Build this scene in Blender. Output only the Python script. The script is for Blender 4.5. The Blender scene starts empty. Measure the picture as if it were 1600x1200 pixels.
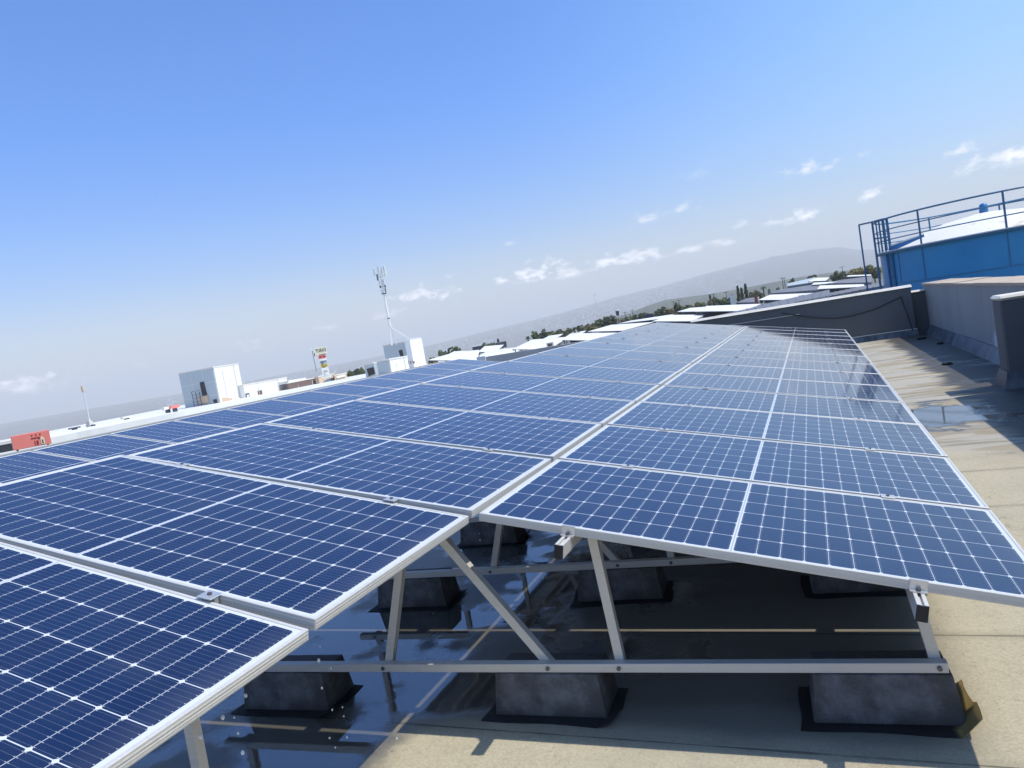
import bpy, math, random
from mathutils import Vector, Matrix
R = math.radians
sc = bpy.context.scene
COL = sc.collection
random.seed(7)

# ------------------------------------------------------------------ camera
F, YAW, PITCH, ROLL = 1108.62, -0.40982, -0.06833, -0.16977
CAM = Vector((3.516, -2.679, 0.3081))
TH, PW, L, GAP = 0.20236, 1.0739, 2.10, 0.032
ROOF = -1.408
def cam_axes():
    cy, sy, cp, sp = math.cos(YAW), math.sin(YAW), math.cos(PITCH), math.sin(PITCH)
    f = Vector((sy*cp, cy*cp, sp)); r = Vector((cy, -sy, 0)); u = r.cross(f)
    c, s = math.cos(ROLL), math.sin(ROLL)
    return r*c + u*s, u*c - r*s, f
AX_R, AX_U, AX_F = cam_axes()
cd = bpy.data.cameras.new('camera'); cam = bpy.data.objects.new('camera', cd); COL.objects.link(cam)
cd.sensor_width = 36; cd.lens = 36*F/1600; cd.clip_start = .05; cd.clip_end = 60000
cam.matrix_world = Matrix(((AX_R.x, AX_U.x, -AX_F.x, CAM.x), (AX_R.y, AX_U.y, -AX_F.y, CAM.y),
                           (AX_R.z, AX_U.z, -AX_F.z, CAM.z), (0, 0, 0, 1)))
sc.camera = cam
def ray(x, y): return AX_F + AX_R*((x-800)/F) - AX_U*((y-600)/F)
def at(x, y, D):                      # world point seen at photo pixel (x, y), D metres away over the ground
    d = ray(x, y); return CAM + d*(D/math.hypot(d.x, d.y))
def on_x(x, y, X): d = ray(x, y); return CAM + d*((X-CAM.x)/d.x)
def on_y(x, y, Y): d = ray(x, y); return CAM + d*((Y-CAM.y)/d.y)
def azel(x, y): d = ray(x, y); return math.atan2(d.x, d.y), math.atan2(d.z, math.hypot(d.x, d.y))

# ------------------------------------------------------------------ node helpers
class X:
    def __init__(s, t, o): s.t, s.o = t, o
    def _m(s, op, *b, clamp=False):
        n = s.t.nodes.new('ShaderNodeMath'); n.operation = op; n.use_clamp = clamp
        for i, v in enumerate((s,)+b):
            if isinstance(v, X): s.t.links.new(v.o, n.inputs[i])
            else: n.inputs[i].default_value = v
        return X(s.t, n.outputs[0])
    def __add__(s, b): return s._m('ADD', b)
    def __sub__(s, b): return s._m('SUBTRACT', b)
    def __mul__(s, b): return s._m('MULTIPLY', b)
    def __truediv__(s, b): return s._m('DIVIDE', b)
    def abs(s): return s._m('ABSOLUTE')
    def fract(s): return s._m('FRACT')
    def floor(s): return s._m('FLOOR')
    def lt(s, b): return s._m('LESS_THAN', b)
    def gt(s, b): return s._m('GREATER_THAN', b)
    def max(s, b): return s._m('MAXIMUM', b)
    def min(s, b): return s._m('MINIMUM', b)
    def clamp(s): return s._m('ADD', 0.0, clamp=True)
    def step(s, a, b):
        n = s.t.nodes.new('ShaderNodeMapRange'); n.interpolation_type = 'SMOOTHSTEP'
        s.t.links.new(s.o, n.inputs[0]); n.inputs[1].default_value = a; n.inputs[2].default_value = b
        return X(s.t, n.outputs[0])
def coords(t, kind='Object', scale=None):
    n = t.nodes.new('ShaderNodeTexCoord'); v = n.outputs[kind]
    s = t.nodes.new('ShaderNodeSeparateXYZ'); t.links.new(v, s.inputs[0])
    return v, X(t, s.outputs[0]), X(t, s.outputs[1]), X(t, s.outputs[2])
def noise(t, vec, scale, detail=3, rough=.5, stretch=None, offset=None):
    if stretch or offset:
        m = t.nodes.new('ShaderNodeMapping'); t.links.new(vec, m.inputs[0])
        if stretch: m.inputs['Scale'].default_value = stretch
        if offset: m.inputs['Location'].default_value = offset
        vec = m.outputs[0]
    n = t.nodes.new('ShaderNodeTexNoise'); t.links.new(vec, n.inputs['Vector'])
    n.inputs['Scale'].default_value = scale; n.inputs['Detail'].default_value = detail; n.inputs['Roughness'].default_value = rough
    return X(t, n.outputs['Fac'])
def mixc(t, fac, a, b):
    n = t.nodes.new('ShaderNodeMix'); n.data_type = 'RGBA'
    for k, v in ((0, fac), (6, a), (7, b)):
        if isinstance(v, X): t.links.new(v.o, n.inputs[k])
        elif hasattr(v, 'is_output'): t.links.new(v, n.inputs[k])
        else: n.inputs[k].default_value = v if k == 0 else (*v, 1)
    return n.outputs[2]
def new_mat(name, rough=.6, metal=0, col=(.5, .5, .5), spec=.5):
    m = bpy.data.materials.new(name); m.use_nodes = True
    b = m.node_tree.nodes['Principled BSDF']
    b.inputs['Base Color'].default_value = (*col, 1); b.inputs['Roughness'].default_value = rough
    b.inputs['Metallic'].default_value = metal; b.inputs['Specular IOR Level'].default_value = spec
    return m, m.node_tree, b
def setin(t, b, name, v): t.links.new(v.o if isinstance(v, X) else v, b.inputs[name])
def bump(t, b, h, strength=.3, dist=.01):
    n = t.nodes.new('ShaderNodeBump'); n.inputs['Strength'].default_value = strength; n.inputs['Distance'].default_value = dist
    t.links.new(h.o, n.inputs['Height']); t.links.new(n.outputs[0], b.inputs['Normal'])

# ------------------------------------------------------------------ sky, sun, exposure
SUN_EL, SUN_AZ = R(59.5), math.atan2(.579, .1125)       # azimuth measured from +Y towards +X
w = bpy.data.worlds.new('World'); sc.world = w; w.use_nodes = True
wt = w.node_tree; wt.nodes.clear()
wo = wt.nodes.new('ShaderNodeOutputWorld'); bg = wt.nodes.new('ShaderNodeBackground')
bg.inputs[1].default_value = .15
sky = wt.nodes.new('ShaderNodeTexSky'); sky.sky_type = 'NISHITA'; sky.sun_disc = False
sky.sun_elevation = SUN_EL; sky.sun_rotation = SUN_AZ
sky.altitude = 0; sky.air_density = 1.0; sky.dust_density = 1.0; sky.ozone_density = 2.5
_, gx, gy, gz = coords(wt, 'Generated')
gv = _
caz = gx._m('ARCTAN2', gy); cel = gz._m('ARCSINE')
n1 = noise(wt, gv, 48, 6, .62, stretch=(1, 1, 1.7)); n2 = noise(wt, gv, 11, 3, .5)
CLOUDS = [  # photo pixel, half width, half height (degrees), brightness
 (42, 602, 2.6, .85, .85), (398, 541, 1.6, .6, .3), (150, 612, 1.6, .4, .12), (218, 570, .8, .35, .2),
 (645, 459, 1.7, .65, .85), (692, 458, 1.9, .62, .8), (706, 430, .7, .3, .3), (600, 490, 1.7, .5, .25), (505, 510, 1.2, .45, .2),
 (836, 425, 2.2, .75, .95), (782, 438, 1.0, .4, .55), (892, 426, 1.7, .55, .5), (948, 404, 1.8, .6, .6), (1008, 398, 2.1, .6, .62),
 (1078, 387, 1.8, .45, .4), (1135, 378, 1.4, .45, .4), (1012, 342, 1.3, .5, .5), (1062, 327, 1.1, .4, .42), (1092, 270, 1.2, .55, .2),
 (1252, 264, 1.7, .72, 1.0), (1290, 258, 1.0, .5, .6), (1345, 243, .6, .4, .5), (1244, 336, 2.0, .7, .62), (1164, 348, .9, .4, .3),
 (1355, 304, 1.2, .45, .55), (1500, 235, 1.2, .35, .7), (1580, 238, 2.6, .7, .75), (1555, 256, 2.8, .6, .4), (795, 380, .5, .22, .35),
 (540, 600, 3, .3, .12)]
cm = None
for px, py, hw, hh, br in CLOUDS:
    if br <= 0: continue
    a, e = azel(px, py)
    dx = (caz - a)/R(hw*1.12); dy = (cel - (e-R(hh*.25)))/R(hh*1.12)
    dy = dy.max(dy*-1.7)
    d = (dx*dx + dy*dy)._m('SQRT')
    v = (X(wt, (n1*4.2 + n2*1.0 - d*.95).o) - 1.72).step(-.1, 1.5)*br
    cm = v if cm is None else cm.max(v)
# bright whitish band of thin haze cloud low over the horizon
band = (cel/R(9.0))._m('ABSOLUTE')
lowhaze = (X(wt, (band*-1 + 1).o)).step(0, 1)*(n2*.3 + .52)
tinth = mixc(wt, caz.step(R(-24), R(14)), (.40, .89, 1.55), (.88, 1.26, 1.55))
tintc = mixc(wt, cel.step(R(1), R(19)), (.95, .98, 1.08), tinth)
mul = wt.nodes.new('ShaderNodeMix'); mul.data_type = 'RGBA'; mul.blend_type = 'MULTIPLY'; mul.inputs[0].default_value = 1
wt.links.new(sky.outputs[0], mul.inputs[6]); wt.links.new(tintc, mul.inputs[7])
skyc = mixc(wt, lowhaze, mul.outputs[2], (5.6, 5.4, 5.3))
cloudc = mixc(wt, cel.step(R(1.5), R(8)), (26, 24.4, 23.6), (9.6, 9.1, 8.8))
skyc = mixc(wt, cm*.9, skyc, cloudc)
wt.links.new(skyc, bg.inputs[0]); wt.links.new(bg.outputs[0], wo.inputs[0])
sl = bpy.data.lights.new('sun', 'SUN'); sl.energy = 4.3; sl.angle = R(.5); sl.color = (1, .93, .80)
so = bpy.data.objects.new('sun', sl); COL.objects.link(so)
so.rotation_euler = Vector((math.sin(SUN_AZ)*math.cos(SUN_EL), math.cos(SUN_AZ)*math.cos(SUN_EL), math.sin(SUN_EL))).to_track_quat('Z', 'Y').to_euler()
vs = sc.view_settings; vs.view_transform = 'Standard'; vs.look = 'None'; vs.gamma = 1; vs.use_curve_mapping = False
vs.exposure = 0
sc.cycles.volume_bounces = 1; sc.cycles.diffuse_bounces = 3; sc.cycles.max_bounces = 8; sc.cycles.sample_clamp_indirect = 6

# ------------------------------------------------------------------ mesh helpers
class MB:
    def __init__(s): s.v, s.f, s.m = [], [], []
    def add(s, vs, fs, mi=0):
        o = len(s.v); s.v += [tuple(v) for v in vs]; s.f += [tuple(i+o for i in f) for f in fs]; s.m += [mi]*len(fs); return s
    def box(s, a, b, mi=0):
        (x0, y0, z0), (x1, y1, z1) = a, b
        return s.add([(x0,y0,z0),(x1,y0,z0),(x1,y1,z0),(x0,y1,z0),(x0,y0,z1),(x1,y0,z1),(x1,y1,z1),(x0,y1,z1)],
                     [(0,3,2,1),(4,5,6,7),(0,1,5,4),(1,2,6,5),(2,3,7,6),(3,0,4,7)], mi)
    def cbox(s, a, b, c=.004, mi=0):       # box with chamfered edges
        import bmesh
        bm = bmesh.new(); m = MB().box(a, b); vv = [bm.verts.new(v) for v in m.v]
        for f in m.f: bm.faces.new([vv[i] for i in f])
        bmesh.ops.bevel(bm, geom=list(bm.edges), offset=c, segments=1, affect='EDGES', profile=.5)
        bm.verts.index_update(); s.add([v.co[:] for v in bm.verts], [[v.index for v in f.verts] for f in bm.faces], mi); bm.free(); return s
    def hexa(s, bot, top, mi=0):           # 4 bottom + 4 top points, counter-clockwise from above
        return s.add(list(bot)+list(top), [(0,3,2,1),(4,5,6,7),(0,1,5,4),(1,2,6,5),(2,3,7,6),(3,0,4,7)], mi)
    def bar(s, p, q, w, h, up=(0, 0, 1), mi=0):
        p, q = Vector(p), Vector(q); d = (q-p).normalized(); u = Vector(up)
        if abs(d.dot(u)) > .97: u = Vector((0, 1, 0))
        r = d.cross(u).normalized(); u = r.cross(d)
        c = [(-w/2,-h/2),(w/2,-h/2),(w/2,h/2),(-w/2,h/2)]
        return s.add([p+r*a+u*b for a, b in c]+[q+r*a+u*b for a, b in c], [(0,3,2,1)[::-1],(4,5,6,7)[::-1],(0,1,5,4)[::-1],(1,2,6,5)[::-1],(2,3,7,6)[::-1],(3,0,4,7)[::-1]], mi)
    def tube(s, p, q, r, r2=None, n=8, mi=0, caps=True):
        p, q = Vector(p), Vector(q); d = (q-p).normalized(); r2 = r if r2 is None else r2
        a = d.orthogonal().normalized(); b = d.cross(a)
        ring = [a*math.cos(2*math.pi*i/n)+b*math.sin(2*math.pi*i/n) for i in range(n)]
        fs = [(i, (i+1) % n, n+(i+1) % n, n+i) for i in range(n)]
        if caps: fs += [tuple(range(n))[::-1], tuple(range(n, 2*n))]
        return s.add([p+v*r for v in ring]+[q+v*r2 for v in ring], fs, mi)
    def path(s, pts, r, n=6, mi=0):
        for a, b in zip(pts, pts[1:]): s.tube(a, b, r, n=n, mi=mi)
        return s
    def lathe(s, prof, c=(0, 0, 0), n=32, mi=0, a0=0, a1=2*math.pi):
        full = abs(a1-a0-2*math.pi) < 1e-6; k = n if full else n+1; vs = []
        for r, z in prof: vs += [(c[0]+r*math.cos(a0+(a1-a0)*i/n), c[1]+r*math.sin(a0+(a1-a0)*i/n), c[2]+z) for i in range(k)]
        fs = []
        for j in range(len(prof)-1):
            for i in range(n):
                i2 = (i+1) % k; fs.append((j*k+i, j*k+i2, (j+1)*k+i2, (j+1)*k+i))
        return s.add(vs, fs, mi)
    def sphere(s, c, r, n=8, m=6, sz=1, mi=0):
        return s.lathe([(max(r*math.sin(math.pi*j/m), 1e-5), -r*sz*math.cos(math.pi*j/m)) for j in range(m+1)], c, n, mi)
    def build(s, name, mats, parent=None, smooth=False, loc=None):
        me = bpy.data.meshes.new(name); me.from_pydata(s.v, [], s.f)
        for m in (mats if isinstance(mats, (list, tuple)) else [mats]): me.materials.append(m)
        if len(set(s.m)) > 1: me.polygons.foreach_set('material_index', s.m)
        if smooth:
            me.polygons.foreach_set('use_smooth', [True]*len(me.polygons)); me.set_sharp_from_angle(angle=R(40))
        me.update()
        o = bpy.data.objects.new(name, me); COL.objects.link(o)
        if parent: o.parent = parent
        if loc: o.location = loc
        return o
def tag(o, label=None, cat=None, group=None, kind=None):
    if cat and not kind: kind = 'thing'
    if label: o['label'] = label
    if cat: o['category'] = cat
    if group: o['group'] = group
    if kind: o['kind'] = kind
    return o
def empty(name, loc=(0, 0, 0), label=None, cat=None, group=None, rot=None):
    o = bpy.data.objects.new(name, None); o.empty_display_size = .1; COL.objects.link(o); o.location = loc
    if rot: o.rotation_euler = rot
    return tag(o, label, cat, group)
def copy_tree(o, parent=None):
    c = o.copy(); COL.objects.link(c); c.parent = parent
    for ch in list(o.children): copy_tree(ch, c)
    return c
ORD = ['first','second','third','fourth','fifth','sixth','seventh','eighth','ninth','tenth','eleventh','twelfth','thirteenth','fourteenth','fifteenth','sixteenth','seventeenth','eighteenth']

# ------------------------------------------------------------------ materials
MT = {}
def plain(name, col, rough=.6, metal=0, var=.12, scale=3., bumps=0, spec=.4, dirt=None, dirt_amt=.35, stretch=None):
    m, t, b = new_mat(name, rough, metal, col, spec); v, x, y, z = coords(t)
    n = noise(t, v, scale, 5, .6, stretch=stretch)
    c = mixc(t, n, tuple(a*(1-var*1.6) for a in col), tuple(min(a*(1+var*1.2), .95) for a in col))
    if dirt:
        k = noise(t, v, scale*.45, 6, .68, offset=(3.1, 1.7, 5), stretch=stretch).step(.48, .72)*dirt_amt
        c = mixc(t, k, c, dirt)
    setin(t, b, 'Base Color', c)
    setin(t, b, 'Roughness', n*.22 + (rough-.11))
    if bumps: bump(t, b, noise(t, v, scale*9, 4, .6), bumps, .01)
    MT[name] = m; return m
plain('aluminium', (.64, .62, .58), .45, .25, .08, 6, .05, stretch=(1, 14, 14))
plain('aluminium_y', (.64, .62, .58), .45, .25, .08, 6, .05, stretch=(14, 1, 14))
plain('steel_clamp', (.72, .70, .66), .38, .7, .1, 30)
plain('black_plastic', (.012, .014, .02), .45, 0, .2, 20)
plain('bolt_steel', (.16, .16, .17), .45, .7, .2, 40)
plain('block_concrete', (.085, .083, .08), .7, 0, .35, 9, .7, dirt=(.22, .22, .23), dirt_amt=.75)
plain('felt_mat', (.018, .018, .02), .8, 0, .3, 14, .4)
m, t, b = new_mat('felt_mat_sunlit', .5, 0); v, x, y, z = coords(t); n = noise(t, v, 14, 4)  # dark felt, with sunlight on the raised flap painted in as tan
setin(t, b, 'Base Color', mixc(t, (x+(n-.5)*.05).step(.215, .25)*(n*.5+.6).clamp(), (.016, .016, .017), (.34, .245, .095))); bump(t, b, n, .4, .01); MT['felt_mat_sunlit'] = m
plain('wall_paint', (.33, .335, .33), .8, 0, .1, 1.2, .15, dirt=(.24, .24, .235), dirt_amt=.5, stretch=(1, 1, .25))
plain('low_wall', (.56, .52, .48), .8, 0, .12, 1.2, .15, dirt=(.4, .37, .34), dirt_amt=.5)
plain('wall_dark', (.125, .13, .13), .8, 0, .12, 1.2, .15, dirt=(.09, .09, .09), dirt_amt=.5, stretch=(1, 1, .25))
plain('coping', (.74, .70, .61), .8, 0, .10, 4, .2, dirt=(.5, .44, .34), dirt_amt=.4)
plain('coping_tile', (.50, .40, .30), .75, 0, .16, 5, .2, dirt=(.5, .45, .38), dirt_amt=.5)
plain('white_wall', (.80, .80, .77), .7, 0, .04, .2, 0, dirt=(.60, .59, .55), dirt_amt=.55, stretch=(2, 2, .4))
plain('white_sheet', (.76, .74, .70), .55, 0, .05, .3, dirt=(.6, .57, .52), dirt_amt=.5)
plain('cladding', (.45, .50, .51), .5, 0, .05, .15)
plain('dark_roof', (.17, .17, .185), .6, 0, .15, .25, dirt=(.25, .25, .26), dirt_amt=.5)
plain('dark_opening', (.012, .013, .016), .4, 0, .2, 1)
plain('brown_wall', (.17, .115, .10), .7, 0, .12, .4)
plain('tan_wall', (.62, .46, .32), .7, 0, .06, .4)
plain('glass_blue', (.10, .16, .22), .15, 0, .2, .3, spec=.8)
plain('red_board', (.85, .24, .20), .5, 0, .08, .5)
plain('dark_red', (.28, .02, .02), .5)
plain('cream', (.78, .72, .52), .5, 0, .05, 1)
plain('yellow', (.70, .52, .09), .5, 0, .05, 1)
plain('ink_green', (.06, .07, .025), .6)
plain('ink_blue', (.05, .06, .12), .6)
plain('mast_grey', (.70, .72, .73), .45, .2, .06, 1)
plain('mast_dark', (.05, .06, .075), .5, 0, .2, 1)
plain('tank_rail', (.06, .18, .32), .45, 0, .15, 3)
plain('vent_blue', (.045, .19, .42), .4, 0, .1, 3)
plain('bark', (.10, .075, .05), .9, 0, .2, 2)
plain('brick_red', (.33, .10, .06), .8, 0, .15, 1)
def foliage(name, a, b_):
    m, t, b = new_mat(name, .6, 0, a, .3); v, x, y, z = coords(t)
    setin(t, b, 'Base Color', mixc(t, noise(t, v, .9, 3).step(.35, .65), a, b_)); MT[name] = m
foliage('leaf_dark', (.025, .045, .018), (.05, .075, .025)); foliage('leaf_mid', (.055, .085, .022), (.10, .125, .035))
foliage('leaf_olive', (.09, .085, .03), (.15, .13, .045)); foliage('leaf_yellow', (.17, .16, .03), (.22, .19, .04))

# solar laminate: cells, gaps, busbars
m, t, b = new_mat('solar_cells', .09, 0, (.01, .02, .06), .5); v, x, y, z = coords(t)
CX, CY = (2.1-.06-.014)/24, (1.044-.05)/6
right = x.gt(1.05); xs = (x - .03) - right*.014; tx = xs/CX
fx = tx.fract(); dx = fx.min(fx*-1+1)*CX
ty = (y-.025)/CY; fy = ty.fract(); dy = fy.min(fy*-1+1)*CY
cen = (x-1.05).abs()
edge = x.lt(.0295).max(x.gt(2.0705)).max(y.lt(.0245)).max(y.gt(1.0195))
gapm = dx.lt(.0009).max(dy.lt(.0015)).max((dx+dy).lt(.0100)).max(cen.lt(.0085)).max(edge)
bbf = (ty*9).fract(); bbd = (bbf-.5).abs()*(CY/9)
bus = bbd.lt(.00055); tick = bbd.lt(.0014)*dx.lt(.0068)*dx.gt(.0030)
oi = t.nodes.new('ShaderNodeObjectInfo'); rnd = X(t, oi.outputs['Random'])
wn = t.nodes.new('ShaderNodeTexWhiteNoise'); wn.noise_dimensions = '3D'
cb = t.nodes.new('ShaderNodeCombineXYZ'); t.links.new(tx.floor().o, cb.inputs[0]); t.links.new(ty.floor().o, cb.inputs[1]); t.links.new((rnd*37).o, cb.inputs[2]); t.links.new(cb.outputs[0], wn.inputs[0])
tint = X(t, wn.outputs['Value'])*.5 + rnd*.5
cell = mixc(t, tint, (.004, .013, .052), (.008, .023, .074))
cell = mixc(t, bus*.22, cell, (.35, .38, .45))
cell = mixc(t, tick*.55, cell, (.6, .62, .66))
strip = cen.lt(.0022)
white = mixc(t, strip, (.62, .64, .66), (.35, .36, .38))
base = mixc(t, gapm, cell, white)
dm = noise(t, v, 2.0, 6, .7, stretch=(.35, 2.4, 1))
dust = noise(t, v, 2.3, 6, .65).step(.42, .8)*.03 + dm.step(.5, .8)*.03 + ((x-1.97)*9).clamp()*dm*.10 + noise(t, v, 26, 2, .4).gt(.80)*.35
base = mixc(t, dust, base, (.42, .39, .33))
setin(t, b, 'Base Color', base)
setin(t, b, 'Roughness', noise(t, v, 5, 4)*.05 + .04 + dm.step(.4, .8)*.05)
b.inputs['IOR'].default_value = 1.5
MT['solar_cells'] = m
plain('backsheet', (.72, .73, .74), .6)

# ------------------------------------------------------------------ our roof
m, t, b = new_mat('roof_membrane', .8, 0, (.4, .37, .3), .5); v, x, y, z = coords(t)
grain = noise(t, v, 90, 4, .7); big = noise(t, v, .55, 4, .6); mid = noise(t, v, 2.2, 5, .62); streak = noise(t, v, 1.3, 4, .6, stretch=(.45, 2.6, 1))
dry = mixc(t, mid, (.37, .33, .235), (.49, .44, .325))
dry = mixc(t, noise(t, v, 1.1, 4, .6, offset=(7, 3, 0)).step(.5, .75)*.55, dry, (.34, .27, .155))
dry = mixc(t, grain.step(.40, .66)*.5, dry, (.60, .55, .42))
gr2 = noise(t, v, 38, 5, .75)
dry = mixc(t, gr2.step(.52, .70)*.5, dry, (.24, .21, .145))
dry = mixc(t, noise(t, v, .9, 6, .7, offset=(2, 9, 4)).step(.50, .68)*.45, dry, (.34, .31, .25))
seamd = ((y*(1/.985)+.02).fract()-.5).abs()*.985
wob = (noise(t, v, 3, 3)-.5)*.05
seam = ((seamd*-1+.4925)+wob*.42).lt(.0055)*(noise(t, v, 2.6, 3, .6, offset=(6, 0, 2)).step(.3, .5)*.7+.3)
lap = ((seamd*-1+.4925)+wob*.42).step(.075, .0)
crk = (noise(t, v, 1.5, 3, .6, offset=(3, 3, 3))-.5).abs().lt(.0035)*noise(t, v, .7, 2, .5, offset=(1, 8, 0)).gt(.56)*x.gt(3.6)
array_shade = (x*-1+4.0).step(0, .3)*(y+.1+(mid-.5)*.2).step(0, .25)  # where the array's shade is deepened in the base colour
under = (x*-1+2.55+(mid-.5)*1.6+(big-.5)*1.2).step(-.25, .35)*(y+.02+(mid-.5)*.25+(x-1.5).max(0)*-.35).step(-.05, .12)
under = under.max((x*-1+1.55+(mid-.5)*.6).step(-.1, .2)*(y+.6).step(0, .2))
pool = (((x-4.65)*(x-4.65))*1.3+((y-6.5)*(y-6.5))*.8)._m('SQRT')*-1 + 1.0 + (mid-.5)*1.6 + (streak-.5)*1.8
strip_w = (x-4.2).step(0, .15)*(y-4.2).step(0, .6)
nearwall = strip_w*(x+(streak-.5)*.9+(big-.5)*.5).step(5.0, 5.22)  # wall's shadow zone, its shade painted into the colour
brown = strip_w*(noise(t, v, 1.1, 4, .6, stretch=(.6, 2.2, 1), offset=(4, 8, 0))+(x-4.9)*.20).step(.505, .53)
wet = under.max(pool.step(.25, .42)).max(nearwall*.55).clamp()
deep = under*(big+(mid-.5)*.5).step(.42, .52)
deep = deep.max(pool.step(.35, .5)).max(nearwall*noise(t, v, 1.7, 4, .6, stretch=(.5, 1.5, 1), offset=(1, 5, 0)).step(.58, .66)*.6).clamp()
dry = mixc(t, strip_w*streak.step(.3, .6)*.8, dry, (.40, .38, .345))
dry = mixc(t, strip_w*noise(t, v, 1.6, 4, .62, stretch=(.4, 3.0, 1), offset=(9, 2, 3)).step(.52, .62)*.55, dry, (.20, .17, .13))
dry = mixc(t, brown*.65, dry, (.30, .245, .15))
damp_shade_c = mixc(t, mid, (.105, .098, .082), (.17, .16, .135))
damp_shade_w = mixc(t, streak, (.045, .042, .038), (.095, .088, .075))  # strip tone: wet membrane plus painted wall shade
damp_shade_c = mixc(t, strip_w, damp_shade_c, damp_shade_w)
colr = mixc(t, wet.max(array_shade*.9).max(nearwall), dry, damp_shade_c)  # real wet and painted shade share this dark tone
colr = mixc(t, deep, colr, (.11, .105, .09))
colr = mixc(t, lap*.22, colr, (.12, .105, .08))
colr = mixc(t, (seam*.65).max(crk*.22), colr, (.05, .045, .04))
spk = noise(t, v, 14, 2).gt(.775)
colr = mixc(t, spk*.6, colr, (.05, .04, .03))
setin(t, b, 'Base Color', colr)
rr = (wet*-.46+.82)+(grain-.5)*.1
setin(t, b, 'Roughness', (rr*(deep*-1+1)+deep*.035).clamp())
setin(t, b, 'IOR', deep*.95+1.42)
hgt = grain*.35*(deep*-1+1)+noise(t, v, 22, 3)*.5*(deep*-.93+1)+seam*-.6*(deep*-.9+1)
bump(t, b, hgt, .35, .006)
MT['roof_membrane'] = m
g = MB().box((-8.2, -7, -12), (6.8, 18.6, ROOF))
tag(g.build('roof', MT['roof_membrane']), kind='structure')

# ------------------------------------------------------------------ solar arrays
W = 1.044
def plane_pt(u, v, X0=0., Z0=0., Y0=0., dn=0.):
    return Vector((X0+u*math.cos(TH)-dn*math.sin(TH), Y0+v, Z0-u*math.sin(TH)-dn*math.cos(TH)))
pf = MB()                                            # frame: four extrusions with a lip and a groove
def rail_profile_x(y0, y1, x0, x1):
    pf.cbox((x0, y0, -.036), (x1, y1, 0), .0012)
lip = .013
rail_profile_x(0, lip, 0, L); rail_profile_x(W-lip, W, 0, L)
pf.cbox((0, lip, -.036), (lip, W-lip, 0), .0012); pf.cbox((L-lip, lip, -.036), (L, W-lip, 0), .0012)
for zz in (-.012, -.022, -.029):                     # raised ribs on the outer faces
    pf.box((.002, -.0012, zz-.0018), (L-.002, .0005, zz+.0018)); pf.box((L-.0005, .002, zz-.0018), (L+.0012, W-.002, zz+.0018))
panel0 = empty('solar_panel')
fr = pf.build('frame', MT['aluminium'], panel0)
MB().box((lip-.001, lip-.001, -.008), (L-lip+.001, W-lip+.001, -.0025)).build('glass_laminate', MT['solar_cells'], panel0)
MB().box((1.0, .1, -.026), (1.1, .2, -.0085)).build('junction_box', MT['black_plastic'], panel0)
used = [False]
def zoff(u, v):                                       # the rails sag a little at the near end
    lft = .02*max(0, min(1, 1-v))+.02*max(0, -v); rgt = -.013*max(0, -v)
    k = u/L
    return lft*(1-k)+rgt*k if u < L+.01 else 0
def place_panel(X0, Z0, Y0, u0, row, label, group, sag=False):
    o = panel0 if not used[0] else copy_tree(panel0)
    used[0] = True
    y0 = row*PW+(PW-W)/2
    def P(du, dv):
        p = plane_pt(u0+du, y0+dv, X0, Z0, Y0)
        if sag: p.z += zoff(u0+du, row+dv/W)
        return p
    jit = random.uniform(-.0025, .0025)
    a, bx, c = P(0, 0), P(L, 0), (P(0, W)+P(L, W)-P(L, 0)+P(0, 0)*0) if False else P(0, W)
    a2 = (P(0, 0)+P(L, 0)+P(0, W)+P(L, W))/4
    ex = ((P(L, 0)-P(0, 0))+(P(L, W)-P(0, W))).normalized(); ey = ((P(0, W)-P(0, 0))+(P(L, W)-P(L, 0)))
    ez = ex.cross(ey).normalized(); ey = ez.cross(ex)
    org = a2-ex*(L/2)-ey*(W/2)+ez*jit
    o.matrix_world = Matrix(((ex.x, ey.x, ez.x, org.x), (ex.y, ey.y, ez.y, org.y), (ex.z, ey.z, ez.z, org.z), (0, 0, 0, 1)))
    tag(o, label, 'solar panel', group)
UC = L+GAP
for r in range(14):
    place_panel(0, 0, 0, UC, r, f'blue solar panel, {ORD[r]} from the near end in the lower right column' if r < 13 else 'blue solar panel at the far end of the lower right column', 'panels of the lower right column')
for k, r in enumerate(range(-2, 14)):
    place_panel(0, 0, 0, 0, r, f'blue solar panel, {ORD[k]} from the near end in the middle column' if r < 13 else 'blue solar panel at the far end of the middle column', 'panels of the middle column', True)
AX0, AZ0, AY0 = -5.534, -.10, 2.998
for k, r in enumerate(range(-1, 11)):
    place_panel(AX0, AZ0, AY0, 0, r, f'blue solar panel, {ORD[k]} from the left in the row behind' if r < 10 else 'blue solar panel at the far right end of the row behind', 'panels of the row behind')

# rails
RU = (.43, 1.70, 2.54, 3.81)
rn = ['upper left rail of the middle column', 'lower rail of the middle column', 'upper rail of the right column', 'lowest rail of the right column']
def rail(u, X0, Z0, Y0, ya, yb, label, group):
    o = empty('mounting_rail', plane_pt(u, 0, X0, Z0, Y0, .036), label, 'rail', group, rot=(0, TH, 0))
    mb = MB()
    mb.box((-.018, ya, -.058), (.018, yb, -.012)); mb.box((-.018, ya, -.012), (-.006, yb, -.0005)); mb.box((.006, ya, -.012), (.018, yb, -.0005))
    mb.build('extrusion', MT['aluminium_y'], o)
    MB().cbox((-.0185, ya-.004, -.0585), (.0185, ya, -.0015), .001).build('end_cap', MT['black_plastic'], o)
for i, u in enumerate(RU):
    rail(u, 0, 0, 0, -.105 if i > 1 else -2*PW-.1, 14*PW+.08, f'silver aluminium rail under the panels, {rn[i]}', 'rails under the front array')
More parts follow.
